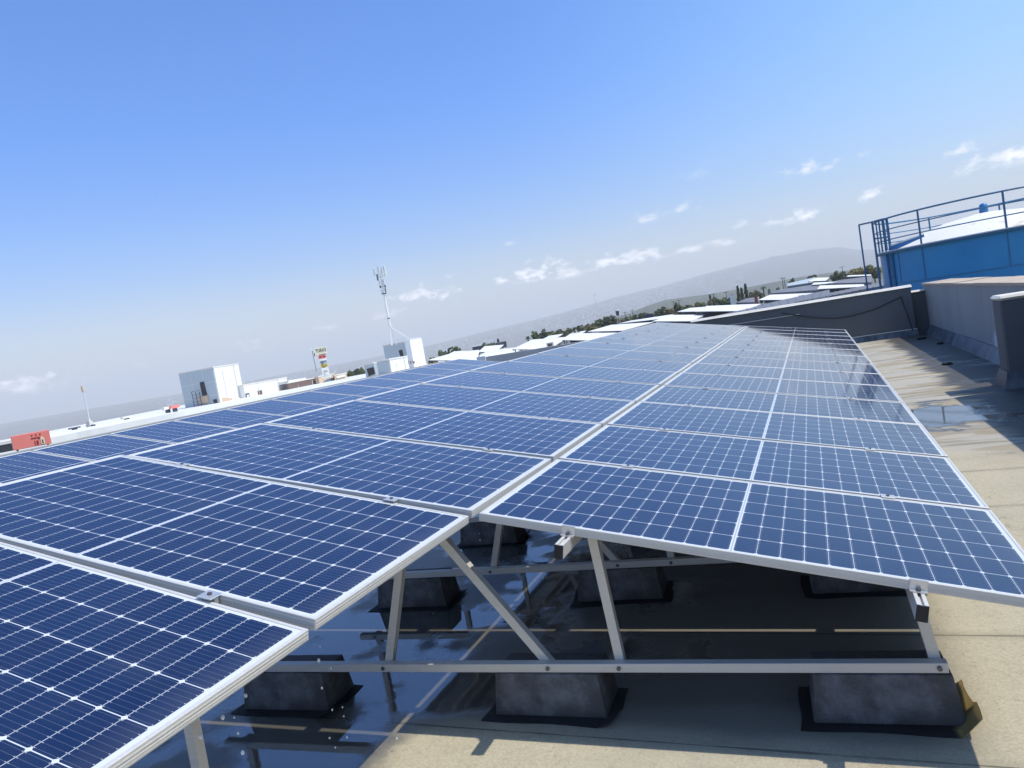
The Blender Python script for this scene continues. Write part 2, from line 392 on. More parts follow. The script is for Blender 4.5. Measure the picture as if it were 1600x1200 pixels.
for i, u in enumerate((.43, 1.70)):
    rail(u, AX0, AZ0, AY0, -PW-.1, 11*PW+.08, ['silver aluminium rail under the top edge of the row behind', 'silver aluminium rail lower under the row behind'][i], 'rails under the row behind')

# clamps
def clamp_mesh(end):
    mb = MB(); e = empty('panel_clamp', cat='clamp')
    if end:
        mb.box((-.028, -.022, -.0355), (.028, -.002, -.031)); mb.box((-.028, -.005, -.0355), (.028, -.0015, .0012)); mb.box((-.028, -.005, .0012), (.028, .009, .0042))
        MB().tube((0, -.013, -.031), (0, -.013, -.021), .0075, n=6).build('bolt', MT['bolt_steel'], e)
    else:
        mb.cbox((-.03, -.027, .0012), (.03, .027, .0045), .001); mb.box((-.028, -.008, -.034), (.028, .008, .0012))
        MB().tube((0, 0, .0045), (0, 0, .011), .0075, n=6).build('bolt', MT['bolt_steel'], e)
    mb.build('plate', MT['steel_clamp'], e); return e
mid0, end0 = clamp_mesh(False), clamp_mesh(True); cu = [False, False]
def clamp(end, u, row, label, X0=0, Z0=0, Y0=0, sag=False):
    src = end0 if end else mid0
    o = copy_tree(src) if cu[end] else src
    cu[end] = True
    p = plane_pt(u, row*PW+((PW-W)/2 if end else 0), X0, Z0, Y0, 0)
    if sag: p.z += zoff(u, row)
    o.location = p; o.rotation_euler = (0, TH, 0)
    tag(o, label, 'clamp', 'end clamps at the near edge of the right column' if end else 'clamps holding neighbouring panels')
for i, u in enumerate(RU):
    nm = ['middle column left half', 'middle column right half', 'right column left half', 'right column right half'][i]
    for k, s in enumerate(range(-1 if i < 2 else 1, 14)):
        clamp(0, u, s, f'silver clamp, {nm}, {ORD[k]} seam from the near end', sag=i < 2)
clamp(1, RU[2], 0, 'silver end clamp with bolt on the left rail end under the right column'); clamp(1, RU[3], 0, 'silver end clamp with bolt on the right rail end under the right column')
for k, s in enumerate(range(0, 11)):
    clamp(0, .43, s, f'small silver clamp on the {ORD[k]} seam from the left, row behind', AX0, AZ0, AY0)

# support frames, ballast blocks, mats
def under_z(xx, X0=0, Z0=0): return Z0-(xx-X0)*math.tan(TH)-(.036+.060)/math.cos(TH)
def make_frame(X0, Z0, label, group, near=False):
    e = empty('support_frame', (X0, 0, ROOF), label, 'support frame', group)
    zb0, zb1 = .196, .236
    MB().cbox((.30, -.02, zb0), (1.42 if near else 3.815, .02, zb1), .002).build('base_bar', MT['aluminium'], e)
    def legp(xb, xt, nm, last=False):
        zt = under_z(X0+xt, X0, Z0)-ROOF-.004
        MB().bar((xb, .0405 if xb != xt else .0402, zb0+.004), (xt, .0405 if xb != xt else .0402, zt), .04, .04, up=(0, 1, 0)).build(nm, MT['aluminium'], e)
        MB().tube((xb+.0, -.0205, zb0+.02), (xb, -.028, zb0+.02), .010, n=6).build('bolt', MT['bolt_steel'], e)
    if near:
        legp(.42, .42, 'leg'); legp(1.30, 1.32, 'leg'); return e
    legp(.42, .42, 'leg'); legp(1.385, 1.64, 'brace'); legp(2.235, 1.71, 'brace'); legp(2.56, 2.525, 'leg'); legp(3.785, 3.735, 'leg')
    return e
FY = [-.83]+[.25+1.275*k for k in range(12)]
SK = .063                                              # the frames stand slightly askew to the rows
fr0 = make_frame(0, 0, None, None)
for k, yy in enumerate(FY):
    f_ = make_frame(0, 0, None, None, True) if k == 0 else fr0 if k == 1 else copy_tree(fr0)
    f_.location.y = yy-3.78*SK; f_.rotation_euler.z = SK
    tag(f_, ['silver strut frame nearest the camera, under the overhanging middle panels', 'silver strut frame in front, its base bar spanning the whole view'][k] if k < 2 else f'silver strut frame under the panels, {ORD[k-1]} back from the near edge of the right column', 'support frame', 'support frames of the front array')
frA = make_frame(AX0, AZ0, None, None)
for k in range(10):
    f_ = frA if k == 0 else copy_tree(frA)
    f_.location.y = AY0-PW+.3+1.235*k
    tag(f_, f'silver strut frame hidden under the row behind, {ORD[k]} from the left', 'support frame', 'support frames of the row behind')
bl0 = None; mt0 = None
for k, yy in enumerate(FY):
    for j, xc in enumerate((.77, 2.21, 3.57)):
        if k == 0 and j > 0: continue
        ry = SK+random.uniform(-.03, .03); yb = yy+(xc-3.78)*SK
        if bl0 is None:
            hx, hy, hz = .265, .125, .193
            bm_ = MB(); tp = .022
            import bmesh
            bb = bmesh.new()
            hz0 = .004
            vs_ = [bb.verts.new(p) for p in [(-hx,-hy,hz0),(hx,-hy,hz0),(hx,hy,hz0),(-hx,hy,hz0),(-hx+tp,-hy+tp,hz),(hx-tp,-hy+tp,hz),(hx-tp,hy-tp,hz),(-hx+tp,hy-tp,hz)]]
            for f_ in [(0,3,2,1),(4,5,6,7),(0,1,5,4),(1,2,6,5),(2,3,7,6),(3,0,4,7)]: bb.faces.new([vs_[i] for i in f_])
            bmesh.ops.bevel(bb, geom=list(bb.edges), offset=.008, segments=2, affect='EDGES', profile=.5)
            bb.verts.index_update(); bm_.add([q.co[:] for q in bb.verts], [[q.index for q in f_.verts] for f_ in bb.faces]); bb.free()
            bl0 = bm_.build('ballast_block', MT['block_concrete'], smooth=True); o = bl0
        else:
            o = bl0.copy(); COL.objects.link(o)
        o.location = (xc, yb+.075, ROOF); o.rotation_euler = (0, 0, ry)
        side = ['left', 'middle', 'right'][j]
        where = ['nearest frame', 'front frame'][k] if k < 2 else f'{ORD[k-1]} frame back'
        tag(o, f'grey concrete ballast block under the {where}, {side} of three', 'ballast block', 'ballast blocks')
        # mat: thin dark sheet with curled, uneven corners
        nx, ny = 9, 6; mw, md = .31, .165; vv = []; rd = random.Random(k*7+j)
        curl = [rd.choice((0, .004, .012, .035)) for _ in range(4)]
        if k == 1: curl = [[.0, .03, .0, .02], [.0, .03, .0, .0], [.0, .075, .045, .0]][j]
        for lay in (0, 1):
            for b_ in range(ny+1):
                for a_ in range(nx+1):
                    u_, w_ = a_/nx*2-1, b_/ny*2-1
                    ci = (0 if u_ < 0 else 1) if w_ < 0 else (3 if u_ < 0 else 2)
                    zc = curl[ci]*max(0, abs(u_)-.80)/.2*(.35+.65*abs(w_)) if j < 2 or k != 1 else curl[ci]*max(0, abs(u_)-.8)/.2
                    vv.append((u_*mw+.006*math.sin(w_*3+k+j), w_*md+.006*math.sin(u_*4+j), .0006+.003*lay+zc))
        n_ = (nx+1)*(ny+1); fs = []
        for b_ in range(ny):
            for a_ in range(nx):
                q = b_*(nx+1)+a_; fs += [(q+n_, q+1+n_, q+nx+2+n_, q+nx+1+n_), (q, q+nx+1, q+nx+2, q+1)]
        rim = [a_ for a_ in range(nx+1)]+[(b_+1)*(nx+1)-1 for b_ in range(1, ny+1)]+[ny*(nx+1)+a_ for a_ in range(nx-1, -1, -1)]+[b_*(nx+1) for b_ in range(ny-1, 0, -1)]
        for i_, a_ in enumerate(rim): c_ = rim[(i_+1) % len(rim)]; fs.append((a_, c_, c_+n_, a_+n_))
        mo = MB().add(vv, fs).build('rubber_mat', MT['felt_mat_sunlit' if (k == 1 and j == 2) else 'felt_mat'], smooth=True)
        mo.location = (xc, yb+.06, ROOF); mo.rotation_euler = (0, 0, ry+rd.uniform(-.06, .06))
        tag(mo, ('curled mat, sunlit corner coloured tan, sticking out beneath the front right ballast block' if (k == 1 and j == 2) else f'thin dark mat beneath the {side} ballast block of the {where}'), 'mat', 'mats beneath the ballast blocks')

# water drops falling from the near panel edges
DROPS = [(498, 1032, 2.9, .010), (500, 1010, 2.9, .005), (517, 1044, 2.9, .005), (384, 1087, 2.5, .008), (348, 1121, 2.3, .009), (379, 1176, 2.4, .009), (372, 1146, 2.4, .006), (366, 1121, 2.4, .004), (313, 1151, 2.2, .009),
         (503, 1075, 3.0, .007), (519, 1109, 3.1, .006), (535, 1105, 3.1, .005), (537, 1119, 3.1, .005), (515, 1153, 3.0, .006), (542, 1152, 3.0, .006), (524, 1168, 3.0, .005), (620, 1154, 3.2, .006), (750, 844, 4.3, .008), (749, 834, 4.3, .005)]
m, t, b = new_mat('water', .03, 0, (.95, .97, 1), .6); b.inputs['Transmission Weight'].default_value = .35; b.inputs['IOR'].default_value = 1.33; MT['water'] = m
for i, (px, py, D, r) in enumerate(DROPS):
    o = MB().sphere((0, 0, 0), r*.62, 8, 8, 1.35).build('water_drop', MT['water'], smooth=True); o.location = at(px, py, D*.97)
    tag(o, 'small glinting water drop falling from the near panel edges', 'water drop', 'falling water drops')

# ------------------------------------------------------------------ parapets around our roof
EY = 17.72
m, t, b = new_mat('upstand', .4, 0, (.09, .1, .11), .5); v, x, y, z = coords(t)
n = noise(t, v, 3, 5, .65, stretch=(1, 1, .4)); setin(t, b, 'Base Color', mixc(t, n.step(.35, .7), (.05, .055, .06), (.17, .19, .20))); setin(t, b, 'Roughness', n*.4+.2); MT['upstand'] = m
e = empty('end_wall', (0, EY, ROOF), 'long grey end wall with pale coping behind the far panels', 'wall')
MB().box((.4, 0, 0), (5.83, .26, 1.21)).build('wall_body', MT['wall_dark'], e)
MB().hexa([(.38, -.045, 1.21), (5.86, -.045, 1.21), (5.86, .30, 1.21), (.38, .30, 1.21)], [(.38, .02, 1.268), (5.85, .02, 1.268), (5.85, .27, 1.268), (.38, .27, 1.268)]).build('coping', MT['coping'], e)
MB().box((.42, -.025, .96), (3.2, -.001, .975)).build('ledge', MT['coping'], e)
mb = MB(); mb.hexa([(.4, -.07, 0), (5.88, -.07, 0), (5.88, -.002, 0), (.4, -.002, 0)], [(.4, -.022, .145), (5.86, -.022, .145), (5.86, -.002, .145), (.4, -.002, .145)])
mb.build('upstand', MT['upstand'], e)
MB().box((.4, -.03, .146), (5.86, -.002, .162)).build('flashing', MT['coping'], e)
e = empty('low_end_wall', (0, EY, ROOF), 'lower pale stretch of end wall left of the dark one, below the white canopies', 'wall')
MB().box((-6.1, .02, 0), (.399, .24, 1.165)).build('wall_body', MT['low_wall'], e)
MB().box((-6.4, -.02, 0), (-6.101, .28, 1.20)).build('end_pier', MT['white_wall'], e)
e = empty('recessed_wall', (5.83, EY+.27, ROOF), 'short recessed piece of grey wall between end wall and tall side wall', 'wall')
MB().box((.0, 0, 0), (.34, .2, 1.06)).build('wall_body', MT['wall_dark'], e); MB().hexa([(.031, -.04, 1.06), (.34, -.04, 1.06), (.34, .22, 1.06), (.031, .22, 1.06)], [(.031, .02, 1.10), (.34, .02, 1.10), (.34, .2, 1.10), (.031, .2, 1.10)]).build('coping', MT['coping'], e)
e = empty('side_wall', (6.17, 0, ROOF), 'tall grey side wall with brown tiled coping along the wet strip', 'wall')
MB().box((0, 8.75, 0), (.60, 18.3, 1.20)).build('wall_body', MT['wall_paint'], e)
mb = MB(); yy = 8.70
rd = random.Random(3)
while yy < 18.2:
    l_ = rd.uniform(1.5, 2.1); mb.box((-.02, yy+.008, 1.20), (.64, min(yy+l_, 18.3)-.008, 1.245+rd.uniform(-.006, .006))); yy += l_
mb.build('coping', MT['coping_tile'], e)
mb = MB(); mb.box((.001, 8.05, 0), (.58, 8.749, 1.06)); mb.build('lower_step', MT['coping_tile'], e)
mb = MB(); mb.hexa([(-.16, 8.2, 0), (-.002, 8.2, 0), (-.002, 17.6, 0), (-.16, 17.6, 0)], [(-.03, 8.2, .2), (-.002, 8.2, .2), (-.002, 17.6, .2), (-.03, 17.6, .2)])
mb.build('upstand', MT['upstand'], e)
m, t, b = new_mat('whitewash', .8, 0, (.5, .53, .56)); v, x, y, z = coords(t)
k = (noise(t, v, 5, 5, .7, stretch=(1, 1, .3))*.9 - ((y-9.9).abs()*.32) + .28 - (z-.3).abs()*.9).step(.30, .42)
setin(t, b, 'Alpha', k); setin(t, b, 'Base Color', mixc(t, noise(t, v, 9, 4), (.42, .46, .5), (.62, .66, .7))); MT['whitewash'] = m
mb = MB(); mb.box((-.0345, 8.3, .21), (-.0045, 11.8, .75)); mb.build('whitewash_patch', m, e)
e = empty('wall_pier', (5.65, 7.85, ROOF), 'dark grey wall pier jutting towards the panels at the right edge', 'pier')
MB().cbox((0, 0, 0), (1.1, .40, 1.12), .02).build('pier_body', MT['wall_dark'], e)
MB().cbox((-.02, -.025, 1.105), (1.1, .425, 1.165), .03).build('coping', MT['coping'], e)
mb = MB(); mb.hexa([(-.07, -.07, 0), (1.1, -.07, 0), (1.1, .48, 0), (-.07, .48, 0)], [(-.012, -.012, .21), (1.1, -.012, .21), (1.1, .412, .21), (-.012, .412, .21)])
mb.build('upstand', MT['upstand'], e)
tag(MB().box((6.2, -6.5, ROOF), (6.7, 7.83, .67)).build('unseen_stair_wall', MT['wall_paint']), 'tall grey wall just out of view that shades the wet strip', 'wall')
e = empty('left_parapet', (-8.2, 0, ROOF), 'low pale parapet running along the left edge of our roof', 'wall')
MB().box((0, -6.9, 0), (.22, 18.5, 1.165)).build('wall_body', MT['wall_paint'], e); MB().box((-.03, -6.9, 1.165), (.25, 18.5, 1.22)).build('coping', MT['wall_paint'], e)
# cable sagging along the end wall
pts = [on_y(a, b_, EY-.05) for a, b_ in [(1222, 489), (1240, 492), (1262, 495), (1285, 497), (1305, 497.5), (1325, 495), (1345, 490), (1365, 484), (1385, 475), (1400, 468), (1408, 464)]]
for p in pts: p.y = EY-.035
c = MB().path(pts, .011).path([pts[-1], pts[-1]+Vector((.04, 0, -.25)), pts[-1]+Vector((.10, 0, -.5)), pts[-1]+Vector((.16, 0, -.9))], .011)
tag(c.build('cable', MT['black_plastic'], smooth=True), 'black cable sagging across the grey end wall', 'cable')
for i, (xx, yy, s) in enumerate([(5.75, 16.2, .07), (5.45, 11.0, .05), (5.9, 14.6, .05)]):
    mb = MB(); rd = random.Random(i)
    for q in range(7): mb.cbox((rd.uniform(-s, s)-.03, rd.uniform(-s, s)-.03, 0), (rd.uniform(-s, s)+.04, rd.uniform(-s, s)+.03, rd.uniform(.02, .05)), .006)
    o = mb.build('debris', MT['felt_mat']); o.location = (xx, yy, ROOF)
    tag(o, ['dark scrap heap in the shaded corner by the end wall', 'small dark scrap lying mid strip beside the side wall', 'small dark scrap close to the foot of the side wall'][i], 'debris')

# ------------------------------------------------------------------ blue water tank
TC = Vector((9.15, 25.75, 0)); TR = 3.2
m, t, b = new_mat('tank_blue', .45, 0, (.03, .17, .42), .4); v, x, y, z = coords(t)
n = noise(t, v, 1.5, 5, .6, stretch=(1, 1, .35)); c = mixc(t, n, (.028, .24, .50), (.05, .31, .57))
k = noise(t, v, 2.6, 6, .7, stretch=(1.6, 1.6, .2), offset=(2, 2, 2)).step(.56, .75)*.4
c = mixc(t, k, c, (.12, .20, .27)); k2 = (noise(t, v, 2.2, 6, .75, stretch=(2.2, 2.2, .12), offset=(5, 1, 2))*.75+(z-3.0)*.16).step(.54, .68)*.35; c = mixc(t, k2, c, (.17, .10, .06)); k3 = noise(t, v, .8, 3, .5, offset=(9, 2, 1)).step(.45, .7)*.35; c = mixc(t, k3, c, (.06, .36, .60)); setin(t, b, 'Base Color', c); MT['tank_blue'] = m
m, t, b = new_mat('tank_roof_white', .6, 0, (.75, .73, .68), .3); v, x, y, z = coords(t)
k = noise(t, v, 2.6, 6, .72).step(.55, .7)
setin(t, b, 'Base Color', mixc(t, k*.6, (.78, .75, .69), (.5, .34, .2))); MT['tank_roof_white'] = m
tank = empty('water_tank', (TC.x, TC.y, -3), 'big round blue steel water tank with railed white roof', 'water tank')
ZR = 3.95
mb = MB(); mb.lathe([(TR, 0), (TR, ZR-.10)], n=72); mb.build('shell', MT['tank_blue'], tank, smooth=True)
mb = MB()
for z_ in (ZR-1.13, ZR-2.4): mb.lathe([(TR-.005, z_-.012), (TR+.012, z_-.012), (TR+.012, z_+.012), (TR-.005, z_+.012)], n=72)
azs = [azel(*p)[0] for p in ((1440.6, 387.5), (1573.8, 363.1), (1403, 395))]
for a_ in azs:                                         # vertical plate seams where the photo shows them
    d = Vector((math.sin(a_), math.cos(a_), 0)); o_ = Vector((CAM.x-TC.x, CAM.y-TC.y, 0))
    bq = o_.dot(d); cq = o_.dot(o_)-TR*TR; h_ = o_+d*(-bq-math.sqrt(max(bq*bq-cq, 0))); h_ = h_.normalized()
    mb.bar(h_*(TR+.002)+Vector((0, 0, ZR-1.12)), h_*(TR+.002)+Vector((0, 0, ZR-.1)), .03, .02, up=h_)
mb.build('plate_seams', MT['tank_rail'], tank)
mb = MB(); mb.lathe([(TR-.02, ZR-.10), (TR+.10, ZR-.10), (TR+.10, ZR-.02), (TR+.02, ZR), (TR-.1, ZR)], n=72); mb.build('rim', MT['tank_rail'], tank, smooth=True)
mb = MB(); mb.lathe([(TR+.11, ZR-.035), (TR+.125, ZR-.035), (TR+.125, ZR-.005), (TR+.11, ZR-.005)], n=72); mb.build('rim_edge', MT['mast_grey'], tank, smooth=True)
mb = MB(); mb.lathe([(TR-.05, ZR), (2.4, ZR+.28), (1.2, ZR+.58), (.3, ZR+.70), (.001, ZR+.71)], n=64); mb.build('dome_roof', MT['tank_roof_white'], tank, smooth=True)
mb = MB(); mb.lathe([(.13, ZR+.68), (.13, ZR+.90), (.115, ZR+.97), (.06, ZR+1.02), (.001, ZR+1.03)], n=18); mb.build('vent', MT['vent_blue'], tank, smooth=True)
NP = 14; a0 = math.atan2(CAM.y-TC.y, CAM.x-TC.x)
hpost = None
RAIL_R = TR+.05
mb = MB(); posts = []
aa = azs[0]; d = Vector((math.sin(aa), math.cos(aa), 0)); o_ = Vector((CAM.x-TC.x, CAM.y-TC.y, 0)); bq = o_.dot(d); cq = o_.dot(o_)-RAIL_R**2
h_ = o_+d*(-bq-math.sqrt(bq*bq-cq)); aP = math.atan2(h_.y, h_.x)
aa = azs[1]; d = Vector((math.sin(aa), math.cos(aa), 0)); bq = o_.dot(d); h_ = o_+d*(-bq-math.sqrt(bq*bq-cq)); aQ = math.atan2(h_.y, h_.x)
stp = aQ-aP; NPQ = round(2*math.pi/stp)
for i in range(NPQ):
    a_ = aP+i*stp
    if i == NPQ-1 and (NPQ*stp-2*math.pi) < -stp*.5: pass
    p = Vector((RAIL_R*math.cos(a_), RAIL_R*math.sin(a_), ZR-.02))
    MB().bar(p, p+Vector((0, 0, 1.08)), .05, .05, up=p).build('railing_post', MT['tank_rail'], tank)
for nm, z_, r_ in (('top_rail', 1.07, .028), ('middle_rail', .70, .018), ('lower_rail', .36, .018)):
    ps = [(RAIL_R*math.cos(2*math.pi*i/72), RAIL_R*math.sin(2*math.pi*i/72), ZR+z_) for i in range(73)]
    MB().path(ps, r_, 6).build(nm, MT['tank_rail'], tank, smooth=True)
# hatch near the left rim
hp = at(1432, 381, 26.9)-Vector((TC.x, TC.y, -3)); hp.z = ZR
hd = (at(1440, 380, 26.9)-at(1400, 390, 26.9)); hd.z = 0; hd.normalize(); hn = Vector((-hd.y, hd.x, 0))
if hn.y < 0: hn = -hn
hp = hp+hn*.55
hb = MB(); q = [hp-hd*.75-hn*.3, hp+hd*.25-hn*.3, hp+hd*.25+hn*.4, hp-hd*.75+hn*.4]
hb.hexa(q, [q[0]+Vector((0,0,.12)), q[1]+Vector((0,0,.30)), q[2]+Vector((0,0,.30)), q[3]+Vector((0,0,.12))])
ho = hb.build('hatch', MT['vent_blue'], tank)
MB().hexa([v_+Vector((0, 0, .125+.18*k_)) for v_, k_ in zip(q, (0, 1, 1, 0))], [v_+Vector((0, 0, .17+.18*k_)) for v_, k_ in zip(q, (0, 1, 1, 0))]).build('lid', MT['tank_roof_white'], ho)
# caged ladder on the left flank
TD = 28.3
def tl(px, py, D=TD): return at(px, py, D)-Vector((TC.x, TC.y, -3))
def vpost(px, py, zlo, D=TD): p = tl(px, py, D); return p, Vector((p.x, p.y, zlo))
lad = MB(); cg = MB()
A1, A0 = vpost(1342, 351.5, 1.2); cg.bar(A0, A1, .05, .05, up=(0, 1, 0))
B1, B0 = vpost(1362.5, 347, 1.2, 28.0); cg.bar(B0, B1, .065, .065, up=(0, 1, 0))
for px, py, zl, D in ((1368, 346, ZR, 28.2), (1372.5, 345, ZR, 28.6), (1380, 342, ZR, 28.9), (1386, 342, ZR, 27.7)):
    p, q_ = vpost(px, py, zl, D); cg.bar(q_, p, .045, .045, up=(0, 1, 0))
E1, E0 = vpost(1378, 342, 3.0, 27.6); F1, F0 = vpost(1385, 343, 2.9, 27.3)
lad.bar(E0-Vector((0, 0, 2.4)), E1, .06, .06, up=(0, 1, 0)); lad.bar(F0-Vector((0, 0, 2.4)), F1, .07, .07, up=(0, 1, 0))
z_ = .7
while z_ < ZR+.9:
    lad.tube(Vector((E0.x, E0.y, z_)), Vector((F0.x, F0.y, z_)), .018, n=6); z_ += .3
cg.bar(A1, B1, .05, .05); cg.bar(B1, tl(1380, 342, 27.7), .05, .05); cg.bar(tl(1380, 342, 27.7), F1, .05, .05)
for py_off in (.55, 2.9): 
    cg.bar(A1-Vector((0, 0, 2.28)) if py_off > 1 else B1-Vector((0, 0, .58)), (B1-Vector((0, 0, 2.28))) if py_off > 1 else F1-Vector((0, 0, .58)), .05, .05)
lad.build('ladder', MT['tank_rail'], tank); cg.build('ladder_cage', MT['tank_rail'], tank)

# ------------------------------------------------------------------ terrain
def lerp_table(tb, a):
    if a <= tb[0][0]: return tb[0][1]
    for (a0_, e0_), (a1_, e1_) in zip(tb, tb[1:]):
        if a <= a1_: return e0_+(e1_-e0_)*(a-a0_)/(a1_-a0_)
    return tb[-1][1]
def sst(x_): x_ = max(0, min(1, x_)); return x_*x_*(3-2*x_)
def n1d(a, s): return math.sin(a*s+1.3)*.5+math.sin(a*s*2.3+.4)*.3+math.sin(a*s*5.1+2)*.2
def hill_mesh(tb, r0, r1, r2, nr, na, a_lo, a_hi, zb, jag):
    mb = MB(); rows = []
    for j in range(nr+1):
        r = r0+(r2-r0)*j/nr
        for i in range(na+1):
            a = a_lo+(a_hi-a_lo)*i/na; er = lerp_table(tb, math.degrees(a))
            zr = CAM.z+r1*math.tan(R(er))
            if r <= r1: k = sst((r-r0)/(r1-r0))**1.1
            else: k = 1-sst((r-r1)/(r2-r1))*.8
            g_ = n1d(a, 90)*n1d(r/r1*2+a*9, 7)
            z = zb+(zr-zb)*k*(1+jag*g_*(1-k)*2)
            mb.v.append((CAM.x+r*math.sin(a), CAM.y+r*math.cos(a), z))
    for j in range(nr):
        for i in range(na):
            q = j*(na+1)+i; mb.f.append((q, q+1, q+na+2, q+na+1)); mb.m.append(0)
    return mb
m, t, b = new_mat('hill_ground', .9, 0, (.1, .11, .06), .2); v, x, y, z = coords(t)
c = mixc(t, noise(t, v, .0022, 6, .65).step(.35, .65), (.03, .042, .034), (.085, .08, .066)); c = mixc(t, noise(t, v, .008, 5, .7).step(.58, .68)*.6, c, (.2, .18, .15)); setin(t, b, 'Base Color', c); MT['hill_ground'] = m
m, t, b = new_mat('hill_forest', .9, 0, (.04, .06, .03), .2); v, x, y, z = coords(t)
setin(t, b, 'Base Color', mixc(t, noise(t, v, .012, 6, .65).step(.35, .7), (.022, .04, .02), (.085, .085, .04))); MT['hill_forest'] = m
FAR = [(-75, -.3), (-59, -.1), (-54.9, -.1), (-48.4, -.15), (-39.2, -.02), (-33, .12), (-29, .3), (-24.8, .62), (-19.5, .95), (-16.5, 1.25), (-14.3, 1.5), (-10.2, 1.75), (-7.2, 2.05), (-2.5, 2.36), (.6, 2.36), (2.3, 2.2), (3.7, 1.7), (7, 1.2), (14, .8), (30, .5)]
NEAR = [(-17, -.25), (-15, -.1), (-13.2, .15), (-11.9, .45), (-10.4, .68), (-9, .62), (-7.7, .56), (-6, .52), (-3.7, .56), (-.5, .62), (1.7, .55), (6, .3), (14, 0)]
GZ = -14.
tag(hill_mesh(FAR, 3800, 11500, 15000, 34, 160, R(-75), R(30), -181, .35).build('distant_hills', MT['hill_ground'], smooth=True), kind='structure')
tag(hill_mesh(NEAR, 1900, 3000, 3700, 16, 90, R(-17), R(14), -150, .3).build('wooded_hills', MT['hill_forest'], smooth=True), kind='structure')
m, t, b = new_mat('plain_ground', .9, 0, (.12, .12, .08), .2); v, x, y, z = coords(t)
c = mixc(t, noise(t, v, .01, 6, .7).step(.35, .65), (.06, .08, .035), (.2, .17, .11)); setin(t, b, 'Base Color', c); MT['plain_ground'] = m
mb = MB(); rr_ = [0, 60, 420, 1100, 3200, 9000, 26000]; nn = 48; rz_ = [0, 0, 0, -48, -130, -165, -165]
mb.v.append((0, 0, GZ))
for r_, dz_ in list(zip(rr_, rz_))[1:]:
    mb.v += [(r_*math.cos(2*math.pi*i/nn), r_*math.sin(2*math.pi*i/nn), GZ+dz_) for i in range(nn)]
for i in range(nn): mb.f.append((0, 1+i, 1+(i+1) % nn)); mb.m.append(0)
for j in range(len(rr_)-2):
    for i in range(nn):
        a_ = 1+j*nn; mb.f.append((a_+i, a_+nn+i, a_+nn+(i+1) % nn, a_+(i+1) % nn)); mb.m.append(0)
tag(mb.build('ground', MT['plain_ground']), kind='structure')

# far town on the slopes: hundreds of tiny houses that read as one pale mass
rd = random.Random(11); mb = MB()
def farz(a, r):
    er = lerp_table(FAR, math.degrees(a)); zr = CAM.z+11500*math.tan(R(er)); k = sst((r-3800)/7700)**1.1
    return -181+(zr+181)*k
for i in range(1100):
    az_ = rd.gauss(-13.5, 4.6) if rd.random() < .72 else rd.uniform(-50, -6); r = rd.uniform(7100, 9300)
    if az_ > -4: continue
    a = R(az_); zz = farz(a, r)
    s_ = rd.uniform(10, 32); cx, cy = CAM.x+r*math.sin(a), CAM.y+r*math.cos(a)
    mb.box((cx-s_, cy-s_*.6, zz-8), (cx+s_, cy+s_*.6, zz+rd.uniform(8, 26)), rd.choice((0, 0, 1, 2)))
plain('town_white', (.55, .53, .50), .8); plain('town_tan', (.42, .34, .28), .8); plain('town_red', (.32, .2, .15), .8)
tag(mb.build('distant_town', [MT['town_white'], MT['town_tan'], MT['town_red']]), 'pale far town spread over the hazy slopes', 'town', kind='stuff')

# ------------------------------------------------------------------ neighbouring factory roofs
NR = -3.1
e = empty('factory_building', (0, 95, GZ), 'wide low factory with dark grey roof behind the end wall', 'factory')
MB().box((-60, -50, 0), (34, 120, NR-GZ)).build('building_body', MT['dark_roof'], e)
mb = MB()
for i in range(24): mb.box((-58+i*3.8, -49.8, NR-GZ+.001), (-57.86+i*3.8, 119.8, NR-GZ+.10))
mb.build('standing_seams', MT['dark_roof'], e)
e = empty('warehouse_building', (-150, 130, GZ), 'low wide warehouse with pale roof left of the factory', 'warehouse')
MB().box((-55, -60, 0), (80, 90, -4.6-GZ)).build('building_body', MT['white_sheet'], e)
# dark pitched roofs showing between the white sheets
def px_quad(q4): return [at(*p) for p in q4]
def slab(q4, th): a = [Vector(p) for p in q4]; return MB().hexa([p-Vector((0, 0, th)) for p in a], a)
PITCHED = [  # near-left, near-right, far-right, far-left : (px, py, distance)
 ([(1130, 499, 85), (1296, 464, 85), (1296, 452.5, 150), (1115, 492, 150)], 'long dark grey sheet roof just beyond the end wall'),
 ([(1240, 473, 88), (1386, 445, 88), (1388, 439, 150), (1275, 462, 150)], 'dark grey sheet roof beside the foot of the tank'),
 ([(1200, 458.5, 185), (1290, 452, 185), (1278, 443.5, 215), (1216, 453, 215)], 'dark grey roof slope between two white sheets'),
 ([(1292, 443, 205), (1362, 441, 205), (1362, 431.5, 240), (1312, 437.5, 240)], 'dark grey roof slope left of the tank ladder'),
 ([(1150, 473, 190), (1186, 472, 190), (1186, 463.5, 205), (1165, 466.5, 205)], 'small dark roof slope beside the red brick chimney'),
 ([(1230, 447, 260), (1276, 440, 260), (1274, 433, 300), (1230, 443, 300)], 'pale grey shed roof left of the bushy trees')]
for i, (q4, lb) in enumerate(PITCHED):
    P_ = px_quad(q4); c0 = sum(P_, Vector())/4
    e = empty('shed_roof', (c0.x, c0.y, NR), lb, 'roof', 'grey roofs beyond the end wall')
    mm = MT['dark_roof'] if i != 5 else MT['cladding']
    slab([p-e.location for p in P_], .25).build('roof_slope', mm, e)
    q = [p-e.location for p in P_]
    mb = MB(); mb.hexa([Vector((v_.x, v_.y, GZ-NR if i > 2 else -.5)) for v_ in q], [v_-Vector((0, 0, .27)) for v_ in q]); mb.build('walls', MT['dark_roof'], e)
    mb = MB(); n_ = 14
    for k in range(1, n_):
        a_ = q[0].lerp(q[1], k/n_); b_ = q[3].lerp(q[2], k/n_); mb.bar(a_+Vector((0, 0, .03)), b_+Vector((0, 0, .03)), .09, .07)
    mb.build('sheet_ribs', mm, e)
